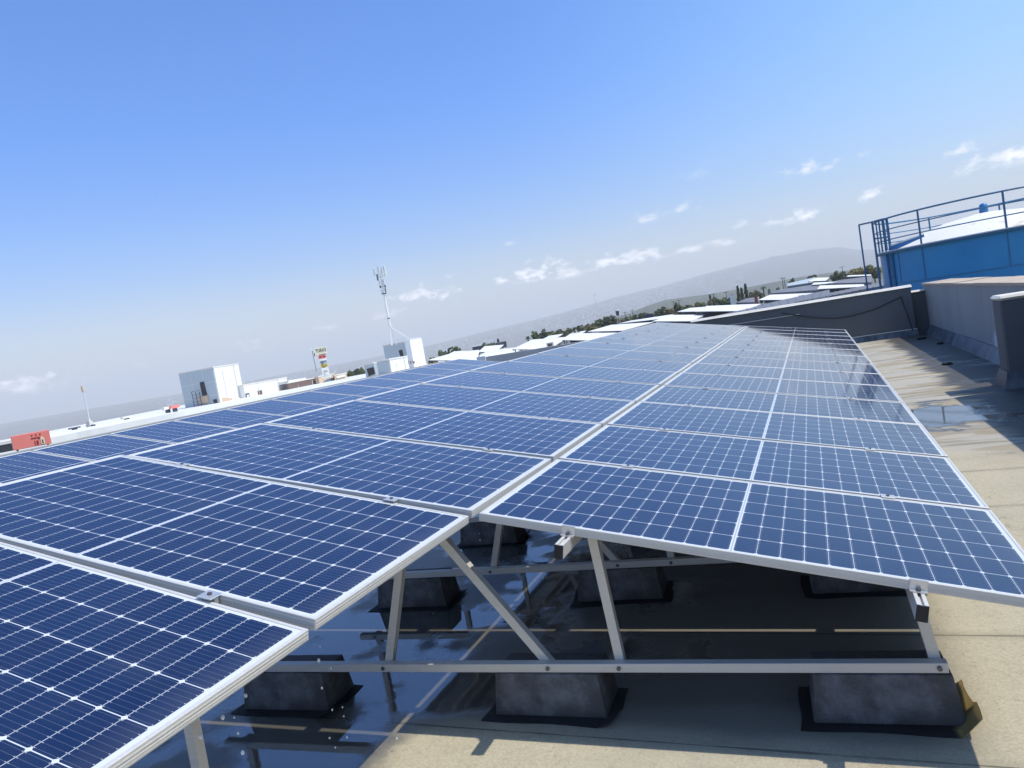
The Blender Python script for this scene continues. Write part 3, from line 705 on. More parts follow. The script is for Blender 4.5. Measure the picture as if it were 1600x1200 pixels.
SHEETS = [  # near-left, near-right, far-right, far-left pixels, near distance, far distance, label
 ([(1086, 486.5), (1164, 485.5), (1189, 474.5), (1104, 478)], 130, 142, 'broad white tilted sheet roof on posts just behind the array\'s far end'),
 ([(1185, 468.5), (1250, 468), (1276, 457.5), (1203, 460.5)], 150, 163, 'white tilted sheet roof with a square opening, right of the brick chimney'),
 ([(1277, 451.5), (1352, 447.5), (1349, 444), (1281, 446)], 158, 166, 'long thin white sheet roof nearest the tank, dark gap beneath'),
 ([(1211, 457), (1238, 455.8), (1256, 450.8), (1222, 452)], 200, 212, 'small white tilted sheet with a pole standing behind it'),
 ([(1268, 445), (1300, 442.6), (1311, 439.8), (1272, 441.5)], 205, 215, 'small white sheet roof above the long thin one'),
 ([(1323, 432.2), (1361, 430.5), (1361, 428.8), (1325, 430.2)], 245, 252, 'thin white roof strip below the yellowish trees'),
 ([(1058, 487), (1088, 486.5), (1107, 479), (1078, 481)], 165, 175, 'white sheet roof left of the broad one, bushes behind it'),
 ([(1019, 502), (1080, 501.5), (1102, 491.5), (1050, 492)], 120, 132, 'large pale sheet roof touching the array\'s top edge'),
 ([(966, 505.5), (1032, 498), (1052, 490.8), (985, 501)], 160, 172, 'narrow white sheet roof below the dark tank tower'),
 ([(918, 518), (972, 516.5), (1022, 503), (955, 507.5)], 130, 144, 'white sheet roof left of centre with bushes right behind'),
 ([(878, 531), (920, 531.5), (964, 519.5), (898, 521)], 115, 128, 'white sheet roof below the two palms'),
 ([(800, 545.5), (858, 545.5), (889, 526), (832, 530.5)], 110, 126, 'large white sheet roof with a small chimney box at its corner'),
 ([(744, 558), (800, 557), (818, 541), (762, 548)], 115, 128, 'white sheet roof with black shaded underside and visible struts'),
 ([(668, 562.5), (746, 563), (749, 546.5), (710, 550.5)], 105, 122, 'leftmost white sheet roof beside the mast building'),
 ([(747, 550), (776, 549), (787, 538.5), (757, 541)], 170, 182, 'small white pitched sheet left of the dark open shed'),
 ([(694, 556.5), (716, 555.5), (729, 548.2), (710, 548.8)], 190, 202, 'small pale sheet roof before the left bushes'),
 ([(880, 528.5), (905, 524), (916, 516.5), (894, 519.5)], 190, 202, 'small pale sheet roof close to the palms'),
 ([(842, 533), (868, 529), (880, 521.5), (858, 524.5)], 200, 212, 'small pale sheet roof between the palms'),
 ([(1262, 439.5), (1290, 438.5), (1296, 433.5), (1276, 434)], 255, 262, 'tiny beige roof left of the bushy trees')]
for i, (q4, dn, df, lb) in enumerate(SHEETS):
    P_ = [at(*q4[0], dn), at(*q4[1], dn), at(*q4[2], df), at(*q4[3], df)]
    c0 = sum(P_, Vector())/4; z0 = NR if c0.x > -58 else -4.6
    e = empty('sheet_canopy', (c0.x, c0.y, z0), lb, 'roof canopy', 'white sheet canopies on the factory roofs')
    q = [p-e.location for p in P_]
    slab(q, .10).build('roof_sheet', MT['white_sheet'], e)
    mb = MB()
    for s_ in (0, .33, .66, 1):
        for k_ in (.08, .9):
            p = q[0].lerp(q[1], .03+.94*s_).lerp(q[3].lerp(q[2], .03+.94*s_), k_)
            MB().bar((p.x, p.y, 0), (p.x, p.y, p.z-.1), .12, .12).build('post', MT['mast_dark'], e)
    for s_ in (0, .33, .66, 1):
        a_ = q[0].lerp(q[1], .03+.94*s_); b_ = q[3].lerp(q[2], .03+.94*s_)
        mb.bar(a_-Vector((0, 0, .18)), b_-Vector((0, 0, .18)), .1, .14)
    mb.build('rafters', MT['mast_dark'], e)
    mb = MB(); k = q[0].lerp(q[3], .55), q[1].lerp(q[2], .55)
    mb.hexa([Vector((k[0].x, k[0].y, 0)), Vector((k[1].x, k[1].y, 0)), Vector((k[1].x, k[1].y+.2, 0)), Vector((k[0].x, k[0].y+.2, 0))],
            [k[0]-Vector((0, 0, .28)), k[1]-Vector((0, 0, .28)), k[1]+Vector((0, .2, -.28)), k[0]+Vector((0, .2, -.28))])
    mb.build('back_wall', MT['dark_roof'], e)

# small roof-top things: each is placed by the photo at its own distance and real size
def scale_at(px, py, D): d = ray(px, py); return (D/math.hypot(d.x, d.y))/F          # metres per photo pixel
def block(name, px0, py0, px1, py1, D, depth, mat, label, cat, zlo=None, extra=None, group=None):
    # an upright box: left/right pixel columns at mid height, base and top from the pixel rows
    pm = ((px0+px1)/2, (py0+py1)/2)
    bot = at(pm[0], py1, D); top = at(pm[0], py0, D); wd = abs(px1-px0)*scale_at(*pm, D)
    zl = bot.z if zlo is None else zlo
    az_ = math.atan2(bot.x-CAM.x, bot.y-CAM.y)
    e = empty(name, (bot.x, bot.y, zl), label, cat, group, rot=(0, 0, -az_))
    MB().box((-wd/2, 0, 0), (wd/2, depth, top.z-zl)).build('body', mat, e)
    if extra: extra(e, wd, top.z-zl, depth)
    return e
def cap(mat, h, o=.05):
    def f_(e, wd, ht, dp): MB().box((-wd/2-o, -o, ht), (wd/2+o, dp+o, ht+h)).build('cap', mat, e)
    return f_
block('brick_chimney', 1180, 462, 1184.5, 474, 150, .8, MT['brick_red'], 'red brick chimney stub between white sheets', 'chimney', NR, cap(MT['dark_roof'], .15))
block('water_cistern', 1141.5, 461, 1146, 471.5, 170, 1.0, MT['mast_grey'], 'pale slim cistern standing on the white roofs', 'cistern', NR, cap(MT['white_sheet'], .12))
block('chimney_box', 855, 535, 866, 545, 100, 1.0, MT['coping'], 'grey chimney box at the corner of a white sheet', 'chimney', NR, lambda e, wd, ht, dp: MB().box((-wd*.3, -.03, ht*.15), (wd*.25, -.001, ht*.9)).build('opening', MT['brown_wall'], e))
block('open_shed', 739, 541, 754, 549, 185, 6, MT['mast_dark'], 'dark open shed left of the white canopies', 'shed', NR, cap(MT['white_sheet'], .2))
block('dark_hut', 775, 535, 792, 541, 215, 6, MT['mast_dark'], 'dark hut behind the white canopies', 'shed', NR, cap(MT['dark_roof'], .2))
block('dark_container', 1007, 491, 1021, 495.5, 190, 3, MT['mast_dark'], 'long black container under the bushes', 'container', NR, cap(MT['dark_roof'], .12))
block('roof_hut', 1248, 461, 1257, 467, 152, 3, MT['white_wall'], 'white roof hut with dark window, beside a white sheet', 'hut', NR, lambda e, wd, ht, dp: MB().box((-wd*.35, -.05, ht*.3), (wd*.35, -.001, ht*.85)).build('window', MT['dark_opening'], e))
block('roof_room', 1262, 459, 1275, 466.5, 158, 3, MT['white_wall'], 'white roof room with slanting dark doorway', 'hut', NR, lambda e, wd, ht, dp: MB().box((-wd*.3, -.05, 0), (wd*.05, -.001, ht*.7)).build('doorway', MT['dark_opening'], e))
# water-tower like dark tank
p = at(967, 503, 230); tp = at(967, 483.5, 230); s_ = scale_at(967, 490, 230)
e = empty('tower_tank', (p.x, p.y, p.z-2), 'dark tapered tank with white lid on a thin tower', 'tank tower')
ht = tp.z-p.z+2
MB().lathe([(.01, ht-1.9), (s_*2.0, ht-1.9), (s_*3.0, ht-.4), (.01, ht-.4)], n=16).build('tank', MT['mast_dark'], e)
MB().lathe([(s_*3.05, ht-.4), (s_*3.05, ht-.1), (s_*1.5, ht), (.01, ht)], n=16).build('lid', MT['white_wall'], e)
MB().bar((-.5, 0, 0), (-.2, 0, ht-1.9), .14, .14).bar((.5, 0, 0), (.2, 0, ht-1.9), .14, .14).build('legs', MT['mast_grey'], e)
# poles
POLES = [(978, 487, 500, 240, 'lamp pole right of the dark tank tower'), (990, 484, 499, 245, 'lamp pole among the bushes'), (1053.5, 470, 482, 260, 'wooden pole left of the round tree'), (1062, 468, 480, 260, 'leaning pole right behind the round tree'),
         (1116, 458, 470, 250, 'slim pole left of the cistern'), (1136, 455, 469, 250, 'thin pole beside the conifers'), (1224, 433, 449, 280, 'left one of two poles behind the white sheet'), (1227, 434, 449, 280, 'right one of two poles behind the white sheet'),
         (1317, 416, 428, 300, 'single pole in front of the yellowish trees'), (932, 459, 480, 420, 'tall thin lattice mast against the hazy sky'), (509, 585, 592, 260, 'short lamp pole left of the green trees')]
for px, y0_, y1_, D, lb in POLES:
    p = at(px, y1_, D); q_ = at(px-.6*(y1_-y0_)/10*-0, y0_, D); zl = p.z-3
    e = empty('utility_pole', (p.x, p.y, zl), 'grey '+lb if 'wooden' not in lb else lb, 'pole', 'poles around the factory roofs')
    hh = q_.z-zl; MB().tube((0, 0, 0), (0, 0, hh), .16, .09, 6).build('shaft', MT['mast_dark' if 'mast' not in lb else 'mast_grey'], e)
    MB().bar((-.9, 0, hh-.25), (.9, 0, hh-.25), .12, .12).build('crossarm', MT['mast_dark' if 'mast' not in lb else 'mast_grey'], e)

# ------------------------------------------------------------------ trees
def crown(mb, c, rx, rz, n, rd, leaf):
    lobes = [(Vector((rd.uniform(-.6, .6)*rx, rd.uniform(-.6, .6)*rx, rd.uniform(-.55, .5)*rz)), rd.uniform(.35, .6)) for _ in range(7)]
    for i in range(n):
        lo, s = rd.choice(lobes); d = Vector((rd.gauss(0, 1), rd.gauss(0, 1), rd.gauss(0, 1))).normalized()*rd.uniform(.55, 1)**.5
        p = Vector(c)+lo+Vector((d.x*rx*s, d.y*rx*s, d.z*rz*s))
        a = Vector((rd.gauss(0, 1), rd.gauss(0, 1), rd.gauss(0, .6))).normalized(); b_ = a.orthogonal().normalized(); l_ = leaf*rd.uniform(.6, 1.4)
        mb.add([p-a*l_, p+b_*l_*.6, p+a*l_, p-b_*l_*.6], [(0, 1, 2, 3)])
def tree(px, ytop, ybase, D, wpx, mat, label, kind='bush', group='trees beyond the roofs'):
    rd = random.Random(int(px*13+D)); top = at(px, ytop, D); s = scale_at(px, ytop, D); zb = at(px, ybase, D).z-3.5
    if kind == 'pine': nm = 'conifer_tree'
    elif kind == 'palm': nm = 'palm_tree'
    else: nm = 'leafy_tree'
    e = empty(nm, (top.x, top.y, zb), label, {'pine': 'conifer', 'palm': 'palm tree'}.get(kind, 'tree'), group)
    H = top.z-zb; Wd = wpx*s/2; mb = MB()
    if kind == 'palm':
        MB().tube((0, 0, 0), (.1, 0, H*.8), .28, .2, 7).build('trunk', MT['bark'], e)
        for i in range(26):
            a = 2*math.pi*i/26+rd.random()*.2; up = rd.uniform(-.35, .9); l_ = Wd*rd.uniform(.85, 1.15); pr = Vector((.1, 0, H*.8)); d = Vector((math.cos(a), math.sin(a), 0))
            for k in range(4):
                t1 = (k+1)/4; p = Vector((.1, 0, H*.8))+d*l_*t1+Vector((0, 0, l_*(up*t1-.5*t1*t1))); sd = Vector((-d.y, d.x, 0))*.3*(1.1-t1*.8)
                mb.add([pr-sd, pr+sd, p+sd*.8, p-sd*.8], [(0, 1, 2, 3)]); pr = p
    elif kind == 'pine':
        MB().tube((0, 0, 0), (0, 0, H*.9), .25, .05, 6).build('trunk', MT['bark'], e)
        for i in range(420):
            k = rd.random()**.8; a = rd.uniform(0, 2*math.pi); r_ = Wd*(1-k)**.7*rd.uniform(.5, 1.05)*(.8+.3*math.sin(k*23)); p = Vector((r_*math.cos(a), r_*math.sin(a), H*(.15+.85*k)))
            d = Vector((rd.gauss(0, 1), rd.gauss(0, 1), rd.gauss(0, .4))).normalized()*.42; b_ = d.orthogonal()*.5; mb.add([p-d, p+b_, p+d, p-b_], [(0, 1, 2, 3)])
    else:
        tr = MB().tube((0, 0, 0), (0, 0, H*.55), .28, .14, 6)
        for i in range(4): a = i*1.6+rd.random(); tr.tube((0, 0, H*.35), (math.cos(a)*Wd*.5, math.sin(a)*Wd*.5, H*.7), .12, .05, 5)
        tr.build('trunk', MT['bark'], e); crown(mb, (0, 0, H*.62), Wd, H*.46, 520, rd, .16*Wd+.16)
    mb.build('crown', MT[mat], e)
rd = random.Random(5)
TREES = [(858, 519, 527, 330, 16, 'leaf_olive', 'bush'), (889, 513, 521, 330, 16, 'leaf_mid', 'bush'), (931, 502, 512, 330, 18, 'leaf_dark', 'bush'), (946, 499, 509, 330, 16, 'leaf_olive', 'bush'), (974, 497, 505, 330, 18, 'leaf_dark', 'bush'), (1004, 490, 499, 330, 16, 'leaf_olive', 'bush'), (1030, 484, 494, 335, 16, 'leaf_mid', 'bush'), (1052, 479, 490, 335, 16, 'leaf_mid', 'bush'), (1066, 479, 488, 335, 14, 'leaf_olive', 'bush'), (1079, 477, 486, 335, 16, 'leaf_dark', 'bush'), (1091, 474, 483, 335, 14, 'leaf_dark', 'bush'), (1119, 467, 476, 335, 16, 'leaf_dark', 'bush'), (868, 516, 524, 300, 22, 'leaf_mid', 'bush'), (880, 514, 522, 310, 20, 'leaf_dark', 'bush'), (912, 507, 520, 290, 22, 'leaf_mid', 'bush'), (924, 502, 517, 285, 24, 'leaf_olive', 'bush'), (938, 499, 514, 290, 26, 'leaf_mid', 'bush'), (953, 492, 509, 280, 24, 'leaf_dark', 'bush'),
 (966, 497, 508, 270, 22, 'leaf_olive', 'bush'), (982, 494, 506, 280, 22, 'leaf_mid', 'bush'), (997, 490, 502, 290, 22, 'leaf_dark', 'bush'), (1010, 486, 498, 300, 20, 'leaf_mid', 'bush'), (1024, 485, 496, 300, 22, 'leaf_dark', 'bush'), (1036, 480, 493, 290, 22, 'leaf_mid', 'bush'), (1046, 480, 492, 280, 20, 'leaf_olive', 'bush'),
 (1059, 475, 490, 250, 12, 'leaf_dark', 'bush'), (1072, 478, 487, 290, 18, 'leaf_mid', 'bush'), (1085, 475, 484, 300, 18, 'leaf_olive', 'bush'), (1096, 472, 481, 300, 18, 'leaf_mid', 'bush'), (1109, 461, 475, 320, 5, 'leaf_dark', 'pine'), (1112, 467, 478, 290, 20, 'leaf_olive', 'bush'), (1126, 465, 475, 280, 18, 'leaf_mid', 'bush'), (1135, 461, 472, 270, 16, 'leaf_mid', 'bush'),
 (1152, 447, 468, 260, 8, 'leaf_dark', 'pine'), (1158, 450, 468, 265, 8, 'leaf_mid', 'pine'), (1164, 444, 467, 255, 9, 'leaf_dark', 'pine'), (1176, 452, 464, 270, 16, 'leaf_olive', 'bush'), (1186, 454, 464, 280, 10, 'leaf_dark', 'bush'),
 (1191, 442, 462, 250, 11, 'leaf_dark', 'palm'), (1203, 450, 461, 290, 7, 'leaf_mid', 'bush'), (1216, 447, 455, 300, 9, 'leaf_mid', 'bush'), (1236, 435, 445, 330, 9, 'leaf_dark', 'bush'), (1268, 429, 437, 340, 14, 'leaf_dark', 'bush'), (1246, 438, 443, 340, 8, 'leaf_dark', 'bush'),
 (1303, 424, 439, 300, 14, 'leaf_mid', 'bush'), (1314, 424, 437, 300, 14, 'leaf_dark', 'bush'), (1326, 423, 434, 305, 16, 'leaf_olive', 'bush'), (1339, 419, 431, 310, 18, 'leaf_yellow', 'bush'), (1352, 415, 429, 310, 18, 'leaf_olive', 'bush'), (1364, 414, 428, 310, 16, 'leaf_mid', 'bush'), (1371, 417, 428, 310, 10, 'leaf_yellow', 'bush'),
 (823, 521, 534, 210, 10, 'leaf_dark', 'palm'), (896, 506, 521, 200, 10, 'leaf_dark', 'palm'), (902, 504, 520, 200, 10, 'leaf_mid', 'palm'),
 (690, 548, 560, 250, 18, 'leaf_mid', 'bush'), (702, 545, 557, 250, 20, 'leaf_dark', 'bush'), (714, 542, 553, 255, 18, 'leaf_mid', 'bush'), (674, 555, 566, 240, 16, 'leaf_olive', 'bush'), (762, 537, 545, 280, 18, 'leaf_mid', 'bush'), (778, 530, 540, 260, 5, 'leaf_dark', 'pine'), (770, 534, 542, 290, 14, 'leaf_mid', 'bush'), (834, 519, 528, 300, 14, 'leaf_mid', 'bush'), (848, 517, 526, 310, 14, 'leaf_dark', 'bush'),
 (547, 579, 592, 260, 16, 'leaf_mid', 'bush'), (557, 577, 590, 262, 16, 'leaf_dark', 'bush'), (565, 575, 589, 262, 12, 'leaf_mid', 'bush'), (533, 582, 590, 270, 14, 'leaf_olive', 'bush')]
LM = {'leaf_dark': 'dark green', 'leaf_mid': 'mid green', 'leaf_olive': 'olive brown', 'leaf_yellow': 'yellowish green'}
def where_tree(px):
    for lim, w_ in ((575, 'between the arch building and the mast building'), (730, 'right of the mast building'), (860, 'behind the left white roofs'), (905, 'where the two palms stand'), (945, 'left of the dark tank tower'), (1003, 'around the dark tank tower'), (1050, 'behind the long black container'), (1105, 'right of the round tree'), (1145, 'left of the conifers'), (1182, 'among the conifers'), (1222, 'around the lone palm'), (1290, 'on the pale shed roof line'), (1400, 'left of the tank ladder')):
        if px < lim: return w_
cnt = {}
keys = [(LM[t_[5]], t_[6], where_tree(t_[0])) for t_ in TREES]
for i, (px, yt, yb, D, wpx, mt_, kd) in enumerate(TREES):
    k = keys[i]; n_ = sum(1 for q in keys if q == k); cnt[k] = cnt.get(k, 0)+1
    nm = {'bush': 'leafy tree', 'pine': 'slim conifer', 'palm': 'palm tree'}[kd]
    pos = '' if n_ == 1 else (', left of the pair' if n_ == 2 and cnt[k] == 1 else ', right of the pair' if n_ == 2 else f', {ORD[cnt[k]-1]} from the left')
    tree(px, yt, yb, D, wpx, mt_, f'{k[0]} {nm} {k[2]}{pos}', kd)

# ------------------------------------------------------------------ left skyline: buildings, mast, signs
BX = -150.
def facebox(e, axis, val, pts, mat, name, th=.15, org=None, inset=0):
    # a thin panel on a building face from its four photo corners (axis x or y, plane value)
    P_ = [(on_x if axis == 'x' else on_y)(a, b_, val)-e.location for a, b_ in pts]
    o_ = Vector((th, 0, 0)) if axis == 'x' else Vector((0, -th, 0))
    mb = MB(); mb.hexa([p for p in P_], [p+o_ for p in P_]); return mb.build(name, mat, e)
def tower(name, label, cat, corner_px, top_py, left_px, right_px, X_, zl, mats):
    # box with a -Y face to the left of the corner and a +X face to its right
    c = on_x(corner_px, top_py, X_); Y_ = c.y; ztop = c.z
    xl = on_y(left_px[0], left_px[1], Y_).x; yr = on_x(right_px[0], right_px[1], X_).y
    e = empty(name, (X_, Y_, zl), label, cat)
    MB().box((xl-X_, 0, 0), (0, yr-Y_, ztop-zl), 0).build('walls', mats, e)
    hb_ = ztop-zl; cp = MB(); a_, b_ = xl-X_, yr-Y_
    cp.box((a_-.12, -.32, hb_-.02), (.12, -.02, hb_+.28)).box((-.18, -.02, hb_-.02), (.12, b_+.1, hb_+.28)); cp.build('parapet_cap', MT['coping'], e)
    MB().tube((.1, b_*.78, 0), (.1, b_*.78, hb_-.2), .09, n=6).tube((.1, b_*.30, 0), (.1, b_*.30, hb_-1.1), .06, n=6).build('downpipe', MT['mast_grey'], e)
    return e, Y_, xl, yr, ztop
e, Y1, xl, yr, zt = tower('white_stair_building', 'tall white block with grey clad face, tallest of the left buildings', 'building', 333.7, 574.5, (280.8, 587), (372, 568.8), BX, GZ, MT['white_wall'])
h_ = zt-GZ
MB().box((xl-BX-.05, -.22, 0), (-.25, -.02, h_+.15)).build('clad_face', MT['cladding'], e)
mb = MB()
for k in range(1, 5): mb.box((xl-BX, -.26, h_*k/5+4), (-.3, -.221, h_*k/5+4.08))
for k in (1, 2): mb.box(((xl-BX)*k/3-.05, -.26, 2), ((xl-BX)*k/3+.03, -.221, h_))
mb.build('cladding_joints', MT['mast_grey'], e)
facebox(e, 'y', Y1-.23, [(312.5, 597.5), (318.5, 596.3), (324, 617), (317, 618.5)][::-1], MT['dark_opening'], 'window', .2)
facebox(e, 'y', Y1-.23, [(333.5, 624.5), (338.5, 623.5), (341, 634), (336.5, 635.5)][::-1], MT['dark_opening'], 'door', .2)
facebox(e, 'y', Y1-.23, [(311, 620.5), (325, 617.5), (327, 628), (314, 631)][::-1], MT['tan_wall'], 'balcony', .6)
st = MB()
for px in (300, 306, 312):
    a_ = on_y(px, 612, Y1-1.6)-e.location; b_ = on_y(px+5.5, 643, Y1-1.6)-e.location; st.bar(b_, (b_.x, b_.y, a_.z), .12, .12)
for k in range(6):
    a_ = on_y(300+k, 612+k*5.5, Y1-1.6)-e.location; b_ = on_y(312+k, 609.5+k*5.5, Y1-1.6)-e.location; st.bar(a_, b_, .09, .09)
st.build('fire_stair', MT['mast_dark'], e)
for px in (342, 345):
    p = on_x(px, 571.5, BX-1)-e.location; MB().tube((p.x, p.y, h_), (p.x, p.y, h_+1.6), .06, n=5).build('antenna', MT['mast_grey'], e)
facebox(e, 'x', BX, [(347, 621), (354, 623.5), (362, 622), (365, 628), (361, 631), (348.5, 632.5)][:1]+[(362, 622), (364, 629), (348.5, 632.5)], MT['tan_wall'], 'stained_patch', .1)
facebox(e, 'x', BX, [(367, 621), (381, 618.5), (382.5, 626), (368, 629)], MT['coping'], 'lower_wall', .2)
X2 = BX+2
e, Y2, xl, yr, zt = tower('white_wing_building', 'long low white wing right of the tall white block', 'building', 380.3, 602.5, (370, 604.5), (447.5, 590), X2, GZ, MT['white_wall'])
for q, nm, mm in (([(383.2, 615.2), (389, 614), (390, 623.5), (385, 624.5)], 'door', 'dark_opening'), ([(384.5, 617), (388, 616.2), (389, 623.6), (386, 624.3)], 'door_leaf', 'mast_grey'), ([(402, 611), (409, 609.5), (410.5, 619.5), (404.5, 621)], 'window', 'brown_wall'), ([(432, 609), (444, 606), (445, 613), (433.5, 615)], 'rolling_door', 'coping')):
    facebox(e, 'x', X2, q, MT[mm], nm, .1 if nm != 'door_leaf' else .16)
mb = MB()
for px, y0_, y1_ in ((381, 594, 603), (393, 592, 600), (396, 593, 600)):
    a_ = on_x(px, y0_, X2-1)-e.location; b_ = on_x(px+1, y1_, X2-1)-e.location; MB().tube((b_.x, b_.y, b_.z-1), (b_.x, b_.y, a_.z), .07, n=5).build('antenna', MT['mast_grey'], e)
facebox(e, 'x', X2, [(448, 606.2), (454, 604.8), (455, 606), (448.5, 607.4)], MT['white_wall'], 'awning', 1.5)
# brown hall, then the arch building
X3 = BX+6
e, Y3, xl, yr, zt = tower('brown_hall', 'long dark brown hall between the white wing and arch building', 'building', 449.5, 599.3, (446, 600), (496.5, 589), X3, GZ, MT['brown_wall'])
MB().box((-4, .5, zt-GZ), (0, (yr-Y3)*.6, zt-GZ+.8)).build('roof_strip', MT['white_sheet'], e)
X4 = X3+2
e, Y4, xl, yr, zt = tower('arch_building', 'tan building with a big rounded archway under the sign tower', 'building', 497.5, 589, (492, 590), (522.5, 585.8), X4, GZ, MT['tan_wall'])
ar = [on_x(501, 605, X4), on_x(502.5, 600, X4), on_x(506, 595.5, X4), on_x(511, 592.5, X4), on_x(516, 591, X4), on_x(516.5, 603, X4)]
ar = [p-e.location for p in ar]; mb = MB(); n_ = len(ar)
mb.add([p+Vector((.02, 0, 0)) for p in ar]+[p+Vector((.15, 0, 0)) for p in ar], [tuple(range(n_, 2*n_)), tuple(range(n_))[::-1]]+[(i, (i+1) % n_, n_+(i+1) % n_, n_+i) for i in range(n_)])
mb.build('archway', MT['glass_blue'], e)
facebox(e, 'x', X4, [(516.2, 591.2), (521.3, 590.2), (522.5, 601), (517.5, 602.2)], MT['dark_opening'], 'doorway', .18)
e, Y5, xl, yr, zt = tower('tan_annex', 'low tan annex with white balustrade beside the archway', 'building', 522.8, 587, (518, 588), (541, 581.5), X4+.5, GZ, MT['tan_wall'])
mb = MB()
facebox(e, 'x', X4+.5, [(524, 588.5), (537, 585), (538, 588), (525, 591.5)], MT['white_wall'], 'balustrade', .5)
# building with the big mast
X6 = -112.
e, Y6, xl, yr, zt = tower('mast_building', 'white rooftop house with blue grey face carrying the tall mast', 'building', 632.3, 534.8, (598.2, 539.2), (640.5, 532.5), X6-4, GZ, MT['cladding'])
facebox(e, 'y', Y6, [(623, 547.5), (628.3, 546.3), (631, 557.2), (626, 558)][::-1], MT['dark_opening'], 'door', .12)
rl = MB(); zr_ = zt-GZ
w_ = xl-(X6-4)
for k in range(8):
    xx = w_*k/7; MB().bar((xx, .1, zr_), (xx, .1, zr_+1.3), .07, .07).build('railing_post', MT['mast_grey'], e)
MB().bar((0, .1, zr_+1.3), (w_, .1, zr_+1.3), .07, .07).bar((0, .1, zr_+.7), (w_, .1, zr_+.7), .06, .06).build('railing', MT['mast_grey'], e)
c = on_x(640, 531.8, X6)
e2 = empty('white_tower_block', (X6, c.y, GZ), 'bright white tower block directly right of the mast building', 'building')
yr2 = on_x(658.8, 529, X6).y; xl2 = X6-4
MB().box((-1.9, 0, 0), (0, yr2-c.y, c.z-GZ)).build('walls', MT['white_wall'], e2)
MB().box((-.3, .3, c.z-GZ), (-.1, yr2-c.y-.3, c.z-GZ+.5)).build('roof_edge', MT['mast_grey'], e2)
e3, Y7, xl, yr, zt = tower('white_annex', 'low white annex with blue grey side before the mast building', 'building', 608.7, 562, (583, 565.5), (636, 555.5), X6+4, GZ, MT['white_wall'])
MB().box((xl-X6-4, -.15, 0), (-.3, -.01, zt-GZ-.2)).build('clad_face', MT['cladding'], e3)
MB().box((xl-X6-4.3, -.5, zt-GZ), (.2, (yr-Y7)*.9, zt-GZ+.3)).build('roof_slab', MT['white_sheet'], e3)
for q, nm, mm in (([(634, 564.5), (638, 563.5), (639, 570), (635, 571)], 'door', 'dark_opening'), ([(640.5, 564), (642, 563.7), (642.6, 569), (641, 569.4)], 'window', 'brown_wall'), ([(644.5, 564.5), (647, 564), (648, 567.5), (645, 568)], 'window', 'brown_wall')):
    facebox(e2, 'x', X6, q, MT[mm], nm, .12)
e4, Y8, xl, yr, zt = tower('grey_shed', 'small grey shed with a wide black doorway left of the annex', 'shed', 584, 568, (569, 572), (588, 567), X6+6, GZ, MT['cladding'])
facebox(e4, 'y', Y8, [(573, 576.5), (583.5, 573.5), (586.5, 584), (576.5, 588)][::-1], MT['dark_opening'], 'doorway', .12)
# mast
zt6 = on_x(615, 537, X6-6).z
base = on_x(614.5, 538, X6-6); top = on_x(595, 417, X6-6)
ms = empty('telecom_mast', (base.x, base.y, base.z-.3), 'tall white telecom mast with antenna clusters on three legs', 'telecom mast')
H = top.z-base.z+.3; s_ = scale_at(605, 480, math.hypot(base.x-CAM.x, base.y-CAM.y))
MB().tube((0, 0, H*.25), (0, 0, H*.97), s_*1.75, s_*1.4, 10).build('pole', MT['white_wall'], ms, smooth=True)
for a_ in (0, 2.1, 4.2):
    MB().tube((math.cos(a_+.4)*s_*5, math.sin(a_+.4)*s_*5, 0), (math.cos(a_+.4)*s_*.7, math.sin(a_+.4)*s_*.7, H*.27), s_*.75, n=6).build('leg', MT['white_wall'], ms)
pe = on_x(643, 532, X6)-ms.location
MB().tube((0, 0, H*.24), pe, s_*.55, n=5).build('stay', MT['white_wall'], ms)
MB().lathe([(s_*1.2, H*.655), (s_*4, H*.655), (s_*4, H*.665), (s_*1.2, H*.665)], n=12).build('platform', MT['mast_dark'], ms)
MB().lathe([(s_*1.2, H*.34), (s_*2.3, H*.34), (s_*2.3, H*.35), (s_*1.2, H*.35)], n=10).build('flange', MT['mast_dark'], ms)
vw = math.atan2(-ms.location.x+CAM.x, CAM.y-ms.location.y)
rt = Vector((math.cos(R(-33)), -math.sin(R(-33)), 0)); fw = Vector((math.sin(R(-33)), math.cos(R(-33)), 0))
for lat, dep, z0_, z1_, wd, mm in ((-8.5, 0, .90, .985, 3.2, 'mast_grey'), (-5.5, -3, .83, .91, 2.2, 'mast_dark'), (-2, -5, .88, 1.0, 3.0, 'mast_grey'), (3.0, -3, .86, .99, 2.4, 'mast_grey'), (7.0, 1, .87, 1.0, 3.6, 'white_wall'), (2, 6, .88, .98, 3.0, 'mast_grey'), (-3.4, -2, .76, .83, 3.2, 'mast_grey'), (3.0, -2, .76, .84, 3.0, 'mast_grey'), (-3.6, -2, .735, .765, 2.6, 'mast_dark'), (3.6, -2, .735, .765, 2.2, 'mast_dark'), (-2.6, 2, .67, .73, 1.4, 'mast_grey'), (3.2, 0, .67, .735, 1.6, 'mast_dark')):
    p = rt*lat*s_+fw*dep*s_; aM = MB()
    aM.cbox((p.x-wd*s_/2, p.y-wd*s_*.3, H*z0_), (p.x+wd*s_/2, p.y+wd*s_*.3, H*z1_), .05)
    aM.bar((0, 0, H*(z0_+z1_)/2), (p.x, p.y, H*(z0_+z1_)/2), .1, .1); aM.build('antenna_panel', MT[mm], ms)
